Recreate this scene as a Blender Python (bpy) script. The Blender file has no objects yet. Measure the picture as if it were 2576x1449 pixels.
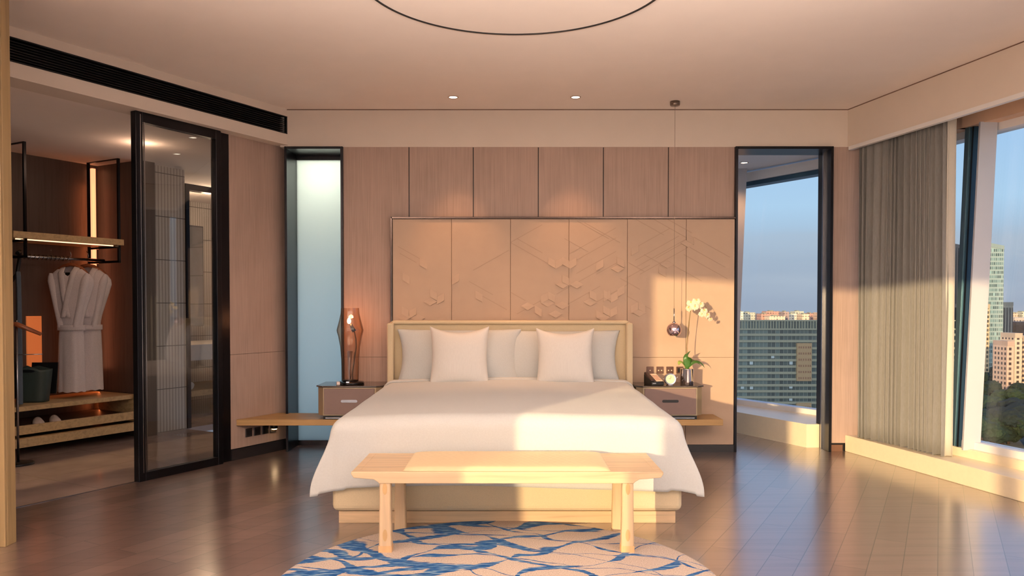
import bpy, bmesh, math, random
from mathutils import Vector, Matrix, noise
random.seed(7)
sc = bpy.context.scene
COL = sc.collection
PI = math.pi

# ------------------------------------------------------------------ camera
F = 1950.0; CX = 1288.0; CY = 811.0; PITCH = math.atan(41/1950.0); EYE = 1.23
cam_d = bpy.data.cameras.new('camera'); cam = bpy.data.objects.new('camera', cam_d); COL.objects.link(cam)
cam.location = (0, 0, EYE); cam.rotation_euler = (PI/2-PITCH, 0, 0)
cam_d.sensor_width = 36; cam_d.lens = 36*F/2576; cam_d.shift_y = (CY-724.5)/2576
cam_d.clip_start = .05; cam_d.clip_end = 8000
sc.camera = cam
def ray(px, py):
    u = (px-CX)/F; v = (CY-py)/F
    return Vector((u, math.cos(PITCH)+v*math.sin(PITCH), v*math.cos(PITCH)-math.sin(PITCH)))
def atY(px, py, Y):            # the measured point of the photo lying at depth Y
    d = ray(px, py); return Vector((0, 0, EYE))+d*(Y/d.y)
def atZ(px, py, Z):
    d = ray(px, py); return Vector((0, 0, EYE))+d*((Z-EYE)/d.z)

# ------------------------------------------------------------------ mesh builder
class MB:
    def __init__(s, M=None): s.bm = bmesh.new(); s.M = M or Matrix()
    def v(s, p): return s.bm.verts.new(s.M @ Vector(p))
    def face(s, vs, mi=0, smooth=False):
        try:
            f = s.bm.faces.new(vs); f.material_index = mi; f.smooth = smooth; return f
        except ValueError: return None
    def box(s, x0, x1, y0, y1, z0, z1, mi=0):
        if x0 > x1: x0, x1 = x1, x0
        if y0 > y1: y0, y1 = y1, y0
        if z0 > z1: z0, z1 = z1, z0
        c = [s.v(p) for p in ((x0,y0,z0),(x1,y0,z0),(x1,y1,z0),(x0,y1,z0),(x0,y0,z1),(x1,y0,z1),(x1,y1,z1),(x0,y1,z1))]
        for q in ((0,3,2,1),(4,5,6,7),(0,1,5,4),(1,2,6,5),(2,3,7,6),(3,0,4,7)): s.face([c[i] for i in q], mi)
        return s
    def prism(s, poly, z0, z1, mi=0, axis='z', smooth=False):
        """poly: list of 2D points, counter-clockwise; z0,z1 may be callables of the point"""
        def P(p, h):
            if axis == 'z': return (p[0], p[1], h)
            if axis == 'y': return (p[0], h, p[1])
            return (h, p[0], p[1])
        f0 = z0 if callable(z0) else (lambda p: z0); f1 = z1 if callable(z1) else (lambda p: z1)
        a = [s.v(P(p, f0(p))) for p in poly]; b = [s.v(P(p, f1(p))) for p in poly]
        n = len(poly)
        s.face(a[::-1], mi); s.face(b, mi)
        for i in range(n): s.face([a[i], a[(i+1)%n], b[(i+1)%n], b[i]], mi, smooth)
        return s
    def hexa(s, b, t, mi=0):
        """b, t: four 3D points each (bottom, top)"""
        A = [s.v(p) for p in b]; B = [s.v(p) for p in t]
        s.face(A[::-1], mi); s.face(B, mi)
        for i in range(4): s.face([A[i], A[(i+1)%4], B[(i+1)%4], B[i]], mi)
        return s
    def lathe(s, prof, c=(0,0,0), n=32, mi=0, smooth=True, caps=True, fn=None):
        rings = []
        for r, z in prof:
            ring = []
            for i in range(n):
                a = 2*PI*i/n; rr = r*(fn(a, z) if fn else 1)
                ring.append(s.v((c[0]+rr*math.cos(a), c[1]+rr*math.sin(a), c[2]+z)))
            rings.append(ring)
        for k in range(len(rings)-1):
            for i in range(n): s.face([rings[k][i], rings[k][(i+1)%n], rings[k+1][(i+1)%n], rings[k+1][i]], mi, smooth)
        if caps:
            s.face(rings[0][::-1], mi); s.face(rings[-1], mi)
        return s
    def tube(s, pts, r, n=8, mi=0, closed=False, caps=True):
        pts = [Vector(p) for p in pts]; N = len(pts); rings = []
        up = None
        for k, p in enumerate(pts):
            if closed: d = pts[(k+1)%N]-pts[(k-1)%N]
            else: d = pts[min(k+1, N-1)]-pts[max(k-1, 0)]
            d.normalize()
            if up is None: up = Vector((0,0,1)) if abs(d.z) < .9 else Vector((1,0,0))
            a = d.cross(up)
            if a.length < 1e-5: a = d.cross(Vector((1,0,0)))
            a.normalize(); b = a.cross(d).normalized(); up = b
            rr = r[k] if isinstance(r, (list, tuple)) else r
            rings.append([s.v(p+a*rr*math.cos(2*PI*i/n)+b*rr*math.sin(2*PI*i/n)) for i in range(n)])
        M = N if closed else N-1
        for k in range(M):
            A = rings[k]; B = rings[(k+1)%N]
            for i in range(n): s.face([A[i], A[(i+1)%n], B[(i+1)%n], B[i]], mi, True)
        if not closed and caps: s.face(rings[0][::-1], mi); s.face(rings[-1], mi)
        return s
    def grid(s, fn, nu, nv, mi=0, smooth=True, wrap=False):
        V = [[s.v(fn(i/nu, j/nv)) for j in range(nv+1)] for i in range(nu+(0 if wrap else 1))]
        n = len(V)
        for i in range(nu):
            for j in range(nv): s.face([V[i][j], V[(i+1)%n][j], V[(i+1)%n][j+1], V[i][j+1]], mi, smooth)
        return s
    def bevel(s, w=.004, seg=2, ang=.6):
        s.bm.normal_update()
        bmesh.ops.recalc_face_normals(s.bm, faces=s.bm.faces)
        es = [e for e in s.bm.edges if len(e.link_faces) == 2 and e.calc_face_angle(0) > ang]
        if es: bmesh.ops.bevel(s.bm, geom=es, offset=w, segments=seg, profile=.5, affect='EDGES', clamp_overlap=True)
        return s

def tag(o, label=None, cat=None, group=None, kind=None):
    if label: o['label'] = label
    if cat: o['category'] = cat
    if group: o['group'] = group
    if kind: o['kind'] = kind
    return o
def wloc(o):
    p = Vector((0,0,0))
    while o: p += o.location; o = o.parent
    return p
def obj(name, mb, mats, parent=None, org=None, recalc=True, smooth_angle=None):
    """links a world-space mesh as one object; its origin goes to org (default: the parent's base)"""
    if recalc: bmesh.ops.recalc_face_normals(mb.bm, faces=mb.bm.faces)
    base = Vector(org) if org is not None else (wloc(parent) if parent else Vector((0,0,0)))
    bmesh.ops.translate(mb.bm, verts=mb.bm.verts, vec=-base)
    me = bpy.data.meshes.new(name); mb.bm.to_mesh(me); mb.bm.free()
    for m in (mats if isinstance(mats, (list, tuple)) else [mats]): me.materials.append(m)
    o = bpy.data.objects.new(name, me); COL.objects.link(o)
    if parent: o.parent = parent; o.location = base-wloc(parent)
    else: o.location = base
    return o
def thing(name, label, cat, loc=(0,0,0), group=None, rz=0):
    o = bpy.data.objects.new(name, None); COL.objects.link(o); o.location = loc; o.rotation_euler = (0,0,rz)
    o.empty_display_size = .1
    return tag(o, label, cat, group)
def struct(name, mb, mats): return tag(obj(name, mb, mats), kind='structure')
def copy_tree(o, parent=None):
    c = o.copy(); COL.objects.link(c); c.parent = parent
    for ch in list(o.children): copy_tree(ch, c)
    return c
def subsurf(o, n=1):
    m = o.modifiers.new('s', 'SUBSURF'); m.levels = n; m.render_levels = n
    for p in o.data.polygons: p.use_smooth = True
    return o

# ------------------------------------------------------------------ materials
def srgb(r, g, b):
    f = lambda c: (c/255/12.92) if c/255 <= .04045 else ((c/255+.055)/1.055)**2.4
    return (f(r), f(g), f(b), 1)
def newmat(name):
    m = bpy.data.materials.new(name); m.use_nodes = True; nt = m.node_tree
    return m, nt, nt.nodes['Principled BSDF']
def N(nt, t, **kw):
    n = nt.nodes.new(t)
    for k, v in kw.items():
        if k in n.inputs: n.inputs[k].default_value = v
        else: setattr(n, k, v)
    return n
def coords(nt, scale=(1,1,1), rot=(0,0,0), loc=(0,0,0)):
    tc = nt.nodes.new('ShaderNodeTexCoord'); mp = nt.nodes.new('ShaderNodeMapping')
    mp.inputs['Scale'].default_value = scale; mp.inputs['Rotation'].default_value = rot; mp.inputs['Location'].default_value = loc
    nt.links.new(tc.outputs['Object'], mp.inputs['Vector']); return mp.outputs['Vector']
def ramp(nt, fac, stops):
    r = nt.nodes.new('ShaderNodeValToRGB'); e = r.color_ramp.elements
    while len(e) > 1: e.remove(e[-1])
    e[0].position = stops[0][0]; e[0].color = stops[0][1]
    for p, c in stops[1:]:
        x = e.new(p); x.color = c
    nt.links.new(fac, r.inputs['Fac']); return r.outputs['Color']
def mul(c, k): return (c[0]*k, c[1]*k, c[2]*k, 1)
def plain(name, col, rough=.5, metal=0, spec=.5, noise_amt=.04, nscale=(6,6,6), bump=0, **kw):
    m, nt, b = newmat(name)
    if noise_amt:
        vec = coords(nt, nscale); n = N(nt, 'ShaderNodeTexNoise', Detail=4.0); nt.links.new(vec, n.inputs['Vector'])
        c = ramp(nt, n.outputs['Fac'], [(.3, mul(col, 1-noise_amt)), (.7, mul(col, 1+noise_amt))])
        nt.links.new(c, b.inputs['Base Color'])
        if bump:
            bp = N(nt, 'ShaderNodeBump', Strength=bump, Distance=.01); nt.links.new(n.outputs['Fac'], bp.inputs['Height'])
            nt.links.new(bp.outputs['Normal'], b.inputs['Normal'])
    else: b.inputs['Base Color'].default_value = col
    b.inputs['Roughness'].default_value = rough; b.inputs['Metallic'].default_value = metal
    b.inputs['Specular IOR Level'].default_value = spec
    for k, v in kw.items(): b.inputs[k.replace('_', ' ')].default_value = v
    return m
def wood(name, col, dark=.75, scale=(1.5,30,30), rough=.45, bump=.05, rot=(0,0,0)):
    m, nt, b = newmat(name)
    vec = coords(nt, scale, rot); n = N(nt, 'ShaderNodeTexNoise', Detail=6.0, Distortion=.6, Scale=1.0); nt.links.new(vec, n.inputs['Vector'])
    c = ramp(nt, n.outputs['Fac'], [(.3, mul(col, dark)), (.5, col), (.72, mul(col, 1.12))])
    nt.links.new(c, b.inputs['Base Color']); b.inputs['Roughness'].default_value = rough
    bp = N(nt, 'ShaderNodeBump', Strength=bump, Distance=.005); nt.links.new(n.outputs['Fac'], bp.inputs['Height']); nt.links.new(bp.outputs['Normal'], b.inputs['Normal'])
    return m
def emit(name, col, k):
    m, nt, b = newmat(name); b.inputs['Base Color'].default_value = col
    b.inputs['Emission Color'].default_value = col; b.inputs['Emission Strength'].default_value = k; return m
def glassmat(name, tint=(.95,.97,.98,1), refl=1.0, rough=0.0, ior=1.5):
    m, nt, b = newmat(name); nt.nodes.remove(b); out = nt.nodes['Material Output']
    t = N(nt, 'ShaderNodeBsdfTransparent'); t.inputs['Color'].default_value = tint
    g = N(nt, 'ShaderNodeBsdfGlossy'); g.inputs['Roughness'].default_value = rough
    lw = N(nt, 'ShaderNodeLayerWeight', Blend=.5); pw = N(nt, 'ShaderNodeMath', operation='POWER'); pw.inputs[1].default_value = 5.0; nt.links.new(lw.outputs['Facing'], pw.inputs[0])
    fr = N(nt, 'ShaderNodeMath', operation='MULTIPLY_ADD'); fr.inputs[1].default_value = .9; fr.inputs[2].default_value = .045; nt.links.new(pw.outputs[0], fr.inputs[0])   # Schlick, the same from both sides
    mt = N(nt, 'ShaderNodeMath', operation='MULTIPLY'); mt.inputs[1].default_value = refl; mt.use_clamp = True
    mx = N(nt, 'ShaderNodeMixShader'); L = nt.links.new
    L(fr.outputs[0], mt.inputs[0]); L(mt.outputs[0], mx.inputs[0]); L(t.outputs[0], mx.inputs[1]); L(g.outputs[0], mx.inputs[2]); L(mx.outputs[0], out.inputs['Surface'])
    return m
def fabric(name, col, trans=.0, rough=.9, nscale=(300,300,300), amt=.08, bump=.1, sheen=.2):
    m, nt, b = newmat(name); L = nt.links.new
    vec = coords(nt, nscale); n = N(nt, 'ShaderNodeTexNoise', Detail=2.0, Scale=1.0); L(vec, n.inputs['Vector'])
    L(ramp(nt, n.outputs['Fac'], [(.35, mul(col, 1-amt)), (.65, mul(col, 1+amt))]), b.inputs['Base Color'])
    b.inputs['Roughness'].default_value = rough; b.inputs['Specular IOR Level'].default_value = .2
    b.inputs['Sheen Weight'].default_value = sheen
    bp = N(nt, 'ShaderNodeBump', Strength=bump, Distance=.002); L(n.outputs['Fac'], bp.inputs['Height']); L(bp.outputs['Normal'], b.inputs['Normal'])
    if trans:
        t = N(nt, 'ShaderNodeBsdfTranslucent'); t.inputs['Color'].default_value = col
        mx = N(nt, 'ShaderNodeMixShader'); mx.inputs[0].default_value = trans
        L(b.outputs[0], mx.inputs[1]); L(t.outputs[0], mx.inputs[2]); L(mx.outputs[0], nt.nodes['Material Output'].inputs['Surface'])
    return m

AANG = math.atan2(1, .553)          # heading of the left wall
M_ceil = plain('ceiling_paint', srgb(244,234,226), .9, noise_amt=.012, nscale=(1,1,1))
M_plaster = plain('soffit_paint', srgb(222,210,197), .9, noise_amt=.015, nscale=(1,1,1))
M_dark = plain('dark_metal', srgb(34,34,38), .28, .8, noise_amt=0)
M_black = plain('black_metal', srgb(18,18,20), .4, .2, noise_amt=0)
M_base = plain('skirting_dark', srgb(40,38,40), .35, .3, noise_amt=0)
M_grille = plain('grille_black', srgb(10,13,18), .55, .2, noise_amt=0)
M_chrome = plain('chrome', srgb(225,220,220), .06, 1, noise_amt=0)
M_steel = plain('steel', srgb(160,160,165), .25, 1, noise_amt=0)
M_white = plain('white_paint', srgb(236,236,236), .5, noise_amt=0)
M_cream = plain('sill_stone', srgb(240,226,196), .3, noise_amt=.02)
M_blackplastic = plain('black_plastic', srgb(16,16,18), .35, noise_amt=0)

def panel_material(name, col):
    """woven veneer wall covering with fine upright fibres"""
    m, nt, b = newmat(name); L = nt.links.new
    v1 = coords(nt, (240,240,3)); n1 = N(nt, 'ShaderNodeTexNoise', Detail=3.0, Scale=1.0); L(v1, n1.inputs['Vector'])
    v2 = coords(nt, (3,3,2.2)); n2 = N(nt, 'ShaderNodeTexNoise', Detail=3.0, Scale=1.0); L(v2, n2.inputs['Vector'])
    mx = N(nt, 'ShaderNodeMix', data_type='FLOAT'); mx.inputs[0].default_value = .35; L(n1.outputs['Fac'], mx.inputs[2]); L(n2.outputs['Fac'], mx.inputs[3])
    L(ramp(nt, mx.outputs[0], [(.3, mul(col,.78)), (.5, col), (.7, mul(col,1.15))]), b.inputs['Base Color'])
    b.inputs['Roughness'].default_value = .6; b.inputs['Specular IOR Level'].default_value = .3
    return m
M_panel = panel_material('wall_veneer', srgb(172,149,137))
M_leather = plain('embossed_leather', srgb(186,161,139), .5, noise_amt=.02, nscale=(2,2,2), spec=.35)
M_leather_line = plain('leather_line', srgb(168,143,121), .6, noise_amt=0)
M_leather_dark = plain('leather_groove', srgb(150,122,100), .7, noise_amt=0)

# timber floor: long boards laid parallel with the left wall
def floor_material():
    m, nt, b = newmat('timber_floor'); L = nt.links.new
    vec = coords(nt, (1,1,1), (0,0,-AANG))
    br = N(nt, 'ShaderNodeTexBrick', offset=.37, offset_frequency=2); L(vec, br.inputs['Vector'])
    for k, v in (('Scale',1.0),('Brick Width',1.5),('Row Height',.145),('Mortar Size',.0022),('Mortar Smooth',.3),('Bias',0.0)): br.inputs[k].default_value = v
    br.inputs['Color1'].default_value = srgb(128,107,100); br.inputs['Color2'].default_value = srgb(106,87,82); br.inputs['Mortar'].default_value = srgb(58,46,44)
    v2 = coords(nt, (1.3,26,1), (0,0,-AANG)); n = N(nt, 'ShaderNodeTexNoise', Detail=6.0, Scale=1.0, Distortion=.7); L(v2, n.inputs['Vector'])
    r = ramp(nt, n.outputs['Fac'], [(.3,(.78,.76,.75,1)),(.55,(1,1,1,1)),(.75,(1.0,.97,.95,1))])
    mx = N(nt, 'ShaderNodeMix', data_type='RGBA', blend_type='MULTIPLY'); mx.inputs[0].default_value = 1
    L(br.outputs['Color'], mx.inputs[6]); L(r, mx.inputs[7]); L(mx.outputs[2], b.inputs['Base Color'])
    b.inputs['Roughness'].default_value = .33; b.inputs['Specular IOR Level'].default_value = .7
    b.inputs['Coat Weight'].default_value = 1; b.inputs['Coat Roughness'].default_value = .2; b.inputs['Coat IOR'].default_value = 2.4
    bp = N(nt, 'ShaderNodeBump', Strength=.25, Distance=.003); bp.invert = True
    L(br.outputs['Fac'], bp.inputs['Height']); L(bp.outputs['Normal'], b.inputs['Normal'])
    return m
M_floor = floor_material()
def stone_material():
    m, nt, b = newmat('stone_floor'); L = nt.links.new
    vec = coords(nt, (1,1,1), (0,0,-AANG))
    br = N(nt, 'ShaderNodeTexBrick', offset=0.0); L(vec, br.inputs['Vector'])
    for k, v in (('Scale',1.0),('Brick Width',.8),('Row Height',.8),('Mortar Size',.002)): br.inputs[k].default_value = v
    n = N(nt, 'ShaderNodeTexNoise', Detail=8.0, Scale=2.5); L(vec, n.inputs['Vector'])
    L(ramp(nt, n.outputs['Fac'], [(.3, srgb(150,132,126)), (.7, srgb(176,156,148))]), br.inputs['Color1'])
    L(ramp(nt, n.outputs['Fac'], [(.3, srgb(146,128,122)), (.7, srgb(170,150,142))]), br.inputs['Color2'])
    br.inputs['Mortar'].default_value = srgb(110,98,92)
    L(br.outputs['Color'], b.inputs['Base Color']); b.inputs['Roughness'].default_value = .12
    return m
M_stone = stone_material()
M_oak = wood('pale_oak', srgb(208,180,144), .8, (2,38,38))
M_oak_up = wood('pale_oak_upright', srgb(208,180,144), .85, (40,40,2))
M_oak_closet = wood('closet_oak', srgb(196,168,124), .75, (2,40,40), rot=(0,0,-AANG))
M_column = wood('column_oak', srgb(152,128,90), .8, (40,40,1.5))
M_closet = wood('dark_closet_veneer', srgb(84,72,66), .7, (40,40,2))
M_shelfoak = wood('shelf_oak', srgb(178,142,92), .75, (2,36,36))
M_white_linen = fabric('white_linen', srgb(202,205,204), 0, amt=.02, nscale=(120,120,120), bump=.05)
M_satin = fabric('satin_pillow', srgb(230,227,222), 0, rough=.45, amt=.02, nscale=(200,200,8), bump=.03, sheen=.1)
M_upholst = fabric('cream_upholstery', srgb(214,197,164), amt=.04, nscale=(250,250,250))
M_curtain = fabric('grey_curtain', srgb(140,139,136), .1, amt=.05, nscale=(200,200,30))
M_sheer = fabric('white_sheer', srgb(246,242,232), .5, amt=.02, nscale=(200,200,60))
M_robe = fabric('robe_waffle', srgb(226,218,220), amt=.06, nscale=(160,160,160), bump=.3)
def smoke():
    m = glassmat('smoked_glass', (.7,.6,.5,1), 1.5, .01); nt = m.node_tree
    t = [n for n in nt.nodes if n.type == 'BSDF_TRANSPARENT'][0]; lw = N(nt, 'ShaderNodeLayerWeight', Blend=.35)
    nt.links.new(ramp(nt, lw.outputs['Facing'], [(0,(.86,.76,.68,1)),(.35,(.78,.66,.56,1)),(.75,(.34,.27,.22,1)),(1,(.12,.09,.08,1))]), t.inputs['Color']); return m
M_glass = glassmat('window_glass', (.93,.96,.97,1), .9)
M_doorglass = glassmat('door_glass', (.86,.88,.88,1), 1.6)
M_alu = plain('window_aluminium', srgb(196,198,204), .35, .1, noise_amt=0)
M_alu_blue = plain('mullion_blue_grey', srgb(70,100,120), .35, .6, noise_amt=0)
SUN_E = 5.4; SKY_E = 1.2; GLOW = 2.3; CEIL_FILL = 2350; DL = 50; EXPO = 0.0
# ================================================================== ROOM SHELL
YB = 6.548                      # face of the back wall
ZC = 2.883; ZS = 2.567          # ceiling, underside of the perimeter soffit
A = Vector((.4839, .8751, 0)); NN = Vector((-.8751, .4839, 0)); O0 = Vector((-2.235, 6.14, 0))
MK = Matrix(((A.x, NN.x, 0, O0.x), (A.y, NN.y, 0, O0.y), (0, 0, 1, 0), (0, 0, 0, 1)))   # closet frame: s along the left wall, d away from the room
def K(s, d, z=0): return MK @ Vector((s, d, z))
SOF0 = Vector((-1.89, YB, 0))   # left soffit face runs from here along -A
def soff(t): return SOF0 - A*t
# facade polyline (foot of the glass), leaning outward 3.5 degrees
FAC = [(1.70, 9.33), (2.93, 7.283), (3.33, 5.75), (3.93, 3.45), (4.22, 1.2), (4.3, -1.2), (4.15, -3.6), (3.8, -5.6)]
SUNL = Vector((-3.10, -1.54)); SUND = Vector((.75, -.66)).normalized()      # rear window wall line
REAR = [SUNL + SUND*k for k in (-6.2, -.02)]
END = SUNL + SUND*9.2

# floors
mb = MB()
mb.prism([(-12,-9),(8,-9),(6,-6),(5.2,0),(4.3,6),(3.0,9.6),(0.9,9.6),(0.9,7.3),(-2.0,7.3),(-1.93,6.72),(K(0,0).x,K(0,0).y),(K(-4.5,0).x,K(-4.5,0).y),(-12,1.5)], -.06, 0)
struct('floor', mb, M_floor)
mb = MB(); mb.prism([tuple(K(-4.5,.0)[:2]), tuple(K(.9,0)[:2]), tuple(K(.9,1.7)[:2]), tuple(K(3.6,1.7)[:2]), tuple(K(3.6,4.2)[:2]), tuple(K(-4.5,4.2)[:2])], -.06, .001)
struct('floor_stone', mb, M_stone)
mb = MB(); mb.box(-4.5, .03, -.012, .0, -.01, .004); mb.bm.transform(MK); struct('trim_1', mb, M_steel)
# ceiling
mb = MB(); rA, rB = SUNL+SUND*-7, SUNL+SUND*10
mb.prism([(rA.x,rA.y),(rB.x,rB.y),(4.55,-2),(4.52,1.2),(4.24,3.5),(3.64,5.8),(3.42,YB+.2),(-13,YB+.2)], ZC, ZC+.1); struct('ceiling', mb, M_ceil)
mb = MB(MK); mb.box(-4.5, 3.6, .0, 4.2, 2.588, 2.68); struct('ceiling_closet', mb, M_ceil)
mb = MB(); mb.prism([(.9,YB+.2),(3.24,YB+.2),(3.12,7.36),(1.84,9.46),(.9,9.5)], 2.66, 2.72); struct('ceiling_alcove', mb, M_white)

# soffits (back, left, right)
mb = MB(); mb.prism([(-1.95,YB),(2.822,YB),(2.95,YB+.2),(-1.95,YB+.2)], ZS, ZC)
mb.box(-1.9, 2.83, YB-.004, YB, ZS, ZS+.012)
struct('trim_2', mb, M_plaster)
M_gap = plain('shadow_gap', srgb(120,96,80), .9, noise_amt=0)
mb = MB(); mb.box(-1.9, 2.822, YB-.0025, YB, ZC-.007, ZC); struct('trim_12', mb, M_gap)
mb = MB(); a0 = soff(-.05); a1 = soff(6.5); off = NN*.22
def lsof(z0, z1, back=.22, front=0):
    p0, p1 = a0-NN*front, a1-NN*front; q0, q1 = a0+NN*back, a1+NN*back
    mb.hexa([(p.x,p.y,z0) for p in (p1,p0,q0,q1)], [(p.x,p.y,z1) for p in (p1,p0,q0,q1)])
lsof(2.585, 2.675); lsof(2.822, ZC); lsof(2.583, 2.597, .21, .006)
struct('trim_3', mb, M_plaster)
RS0 = Vector((2.822, YB, 0)); RD = Vector((-.221, 1, 0)).normalized(); RN = Vector((1, .221, 0)).normalized()
def rs(t, o=0): return RS0 - RD*t + RN*o
mb = MB()
pts = [rs(-.1), rs(11), rs(11,.025), rs(-.1,.025)]
mb.hexa([(p.x,p.y,ZS) for p in pts], [(p.x,p.y,ZC) for p in pts])
struct('trim_4', mb, M_plaster)
mb = MB(); pts = [rs(0,-.0025), rs(11,-.0025), rs(11,.0), rs(0,.0)]
mb.hexa([(p.x,p.y,ZC-.007) for p in pts], [(p.x,p.y,ZC) for p in pts]); struct('trim_13', mb, M_gap)
mb = MB(); pts = [rs(.02,-.006), rs(11,-.006), rs(11,.03), rs(.02,.03)]
mb.hexa([(p.x,p.y,ZS-.03) for p in pts], [(p.x,p.y,ZS) for p in pts]); struct('trim_5', mb, M_white)

# back wall: veneer panels with open joints on a dark carcass
xs = [-1.422] + [(p-1288)/F*YB for p in (1030,1191,1354,1517,1680)] + [1.875]
mb = MB()
mb.box(-1.40, 1.87, YB+.012, YB+.17, 0, ZS, 1)
for i in range(6):
    a, b = xs[i]+.004, xs[i+1]-.004
    if i == 0: mb.box(a, b, YB, YB+.012, .80, ZS, 0); mb.box(a, b, YB, YB+.012, .07, .797, 0)
    else: mb.box(a, b, YB, YB+.012, .07, ZS, 0)
mb.box(-1.42, 1.87, YB+.004, YB+.012, 0, .07, 1)
mb.box(2.693, 3.10, YB, YB+.17, .07, ZS, 0)                      # strip between passage and facade
mb.box(2.693, 3.10, YB+.01, YB+.16, 0, .07, 1)
mb.box(-1.97, -1.904, YB+.13, YB+.17, 0, ZS, 0)
struct('wall_back', mb, [M_panel, M_black])
mb = MB(); mb.box(2.693, 2.80, YB-.006, YB+.008, 0, .055); struct('baseboard_back', mb, plain('skirting_bronze', srgb(120,88,70), .4, .5, noise_amt=0))
# closing walls (above the frosted window is the soffit; sides of the alcove; rear of the house)
mb = MB(); mb.box(.8, .9, YB+.17, 9.7, 0, 2.7); mb.box(.8, 2.0, 9.5, 9.62, 0, 2.7); struct('wall_alcove', mb, M_white)

# left wall panel between sliding door and corner
mb = MB(MK)
mb.box(.0, .66, 0, .05, .845, 2.585); mb.box(.0, .66, 0, .05, .09, .842); mb.box(.0, .66, .02, .05, 0, 2.585, 1)
mb.box(.645, .66, 0, .3, 0, 2.585, 1)
struct('wall_left', mb, [M_panel, M_black])
mb = MB(MK); mb.box(.0, .64, -.012, .02, 0, .085); struct('baseboard_left', mb, M_base)
mb = MB(MK); mb.box(-.112, .003, .0, .07, 0, 2.585); mb.box(-.112,-.09,-.02,.0,0,2.585); struct('trim_11', mb, M_dark)   # pocket post of the sliding screen

# near oak wall end with a groove
mb = MB(); p = Vector((-2.585, 3.93, 0))
mb.box(-2.72, -2.585, 3.95, 4.02, 0, ZC); mb.box(-2.78, -2.66, 3.90, 3.95, 0, ZC); mb.box(-3.9, -2.72, 3.93, 4.02, 0, ZC)
mb.box(-2.655, -2.585, 3.93, 3.951, 0, ZC)
mb.bevel(.002, 1); struct('wall_oak', mb, M_column)

# portals: metal linings
def lining(name, x0, x1, y0, y1, z0, z1, fw=.022, bottom=False, left_extra=0):
    mb = MB()
    mb.box(x0, x0+fw, y0, y1, z0, z1); mb.box(x1-fw, x1, y0, y1, z0, z1); mb.box(x0+fw, x1-fw, y0, y1, z1-fw, z1)
    if bottom: mb.box(x0+fw, x1-fw, y0, y1, z0, z0+fw)
    mb.bevel(.002, 1); return mb
mb = lining('p', 1.872, 2.693, YB-.035, YB+.24, 0, ZS)
mb2 = MB(); mb2.box(2.655, 2.671, YB+.09, YB+.11, 0, ZS-.02); mb2.bm.transform(Matrix())
struct('door_1', mb, M_dark)
obj('door_guide', mb2, M_steel, bpy.data.objects['door_1'])
mb = lining('f', -1.908, -1.418, YB-.03, YB+.30, 0.0, ZS, .02)
mb.box(-1.888, -1.438, YB+.27, YB+.30, 0, .045); mb.box(-1.888, -1.438, YB+.26, YB+.30, ZS-.06, ZS-.02)
win1 = struct('window_1', mb, M_dark)
# frosted pane of window_1, with the bright bathroom niche behind
m, nt, b = newmat('frosted_glass'); t = N(nt, 'ShaderNodeBsdfTranslucent'); t.inputs['Color'].default_value = srgb(225,236,238)
mx = N(nt, 'ShaderNodeMixShader'); mx.inputs[0].default_value = .88; b.inputs['Base Color'].default_value = srgb(225,235,238); b.inputs['Roughness'].default_value = .25
nt.links.new(b.outputs[0], mx.inputs[1]); nt.links.new(t.outputs[0], mx.inputs[2]); nt.links.new(mx.outputs[0], nt.nodes['Material Output'].inputs['Surface'])
M_frost = m
mb = MB(); mb.box(-1.89, -1.437, YB+.28, YB+.292, .04, ZS-.03); obj('frosted_pane', mb, M_frost, win1)
mb = MB()
mb.box(-2.15, -1.2, YB+.95, YB+1.0, 0, 2.75); mb.box(-1.25, -1.2, YB+.31, YB+.95, 0, 2.75); mb.box(-2.15, -2.1, YB+.33, YB+.95, 0, 2.75)
mb.box(-2.15, -1.2, YB+.31, YB+1.0, 2.7, 2.75); mb.box(-2.15, -1.2, YB+.31, YB+1.0, -.02, 0)
struct('wall_bathroom', mb, M_white)

# raised window ledge along the facade
led = [rs(.0), rs(11), (4.45,-4.6,0), (4.45,-1.2,0), (4.35,1.2,0), (4.06,3.45,0), (3.42,5.75,0), (3.20,YB-.0,0)]
led = [(p[0], p[1]) for p in led]
mb = MB(); mb.prism(led, 0, .138); mb.bevel(.004, 1)
# step below the glass
def inset(o): return [Vector((x, y)) for x, y in FAC]
struct('trim_6', mb, M_cream)

# facade segments: sill, head, glass, mullions (all leaning outward)
LEAN = math.tan(math.radians(3.6))
def facade(name, P, Q, z0, z1, mull=(), fin=True, step=True, sill_d=.17, glass=M_glass):
    P, Q = Vector((P[0],P[1],0)), Vector((Q[0],Q[1],0)); d = (Q-P).normalized(); n = Vector((-d.y, d.x, 0))
    if n.x < 0: n = -n                         # outward
    L = (Q-P).length
    def W(s, o, z): return P + d*s + n*(o + LEAN*(z-z0)) + Vector((0,0,z))
    def slab(mb, s0, s1, o0, o1, za, zb):
        mb.hexa([W(s0,o0,za), W(s1,o0,za), W(s1,o1,za), W(s0,o1,za)], [W(s0,o0,zb), W(s1,o0,zb), W(s1,o1,zb), W(s0,o1,zb)])
    fr = MB(); slab(fr, 0, L, -.06, .06, z0-.02, z0+.05); slab(fr, 0, L, -.06, .06, z1-.075, z1+.02)
    w = struct(name, fr, M_white)
    g = MB(); slab(g, 0, L, -.006, .006, z0+.05, z1-.05); obj('glass_pane', g, glass, w)
    for s, wd in mull:
        m_ = MB(); slab(m_, s, s+wd, -.16, .05, z0, z1); obj('mullion', m_, M_alu, w)
    return w, W
Z0F = .20
w2, W2 = facade('window_2', FAC[0], FAC[1], Z0F, 2.62, mull=())
w3, W3 = facade('window_3', FAC[1], FAC[2], Z0F, 2.56, mull=())
w4, W4 = facade('window_4', FAC[2], FAC[3], Z0F, 2.56, mull=())
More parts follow.
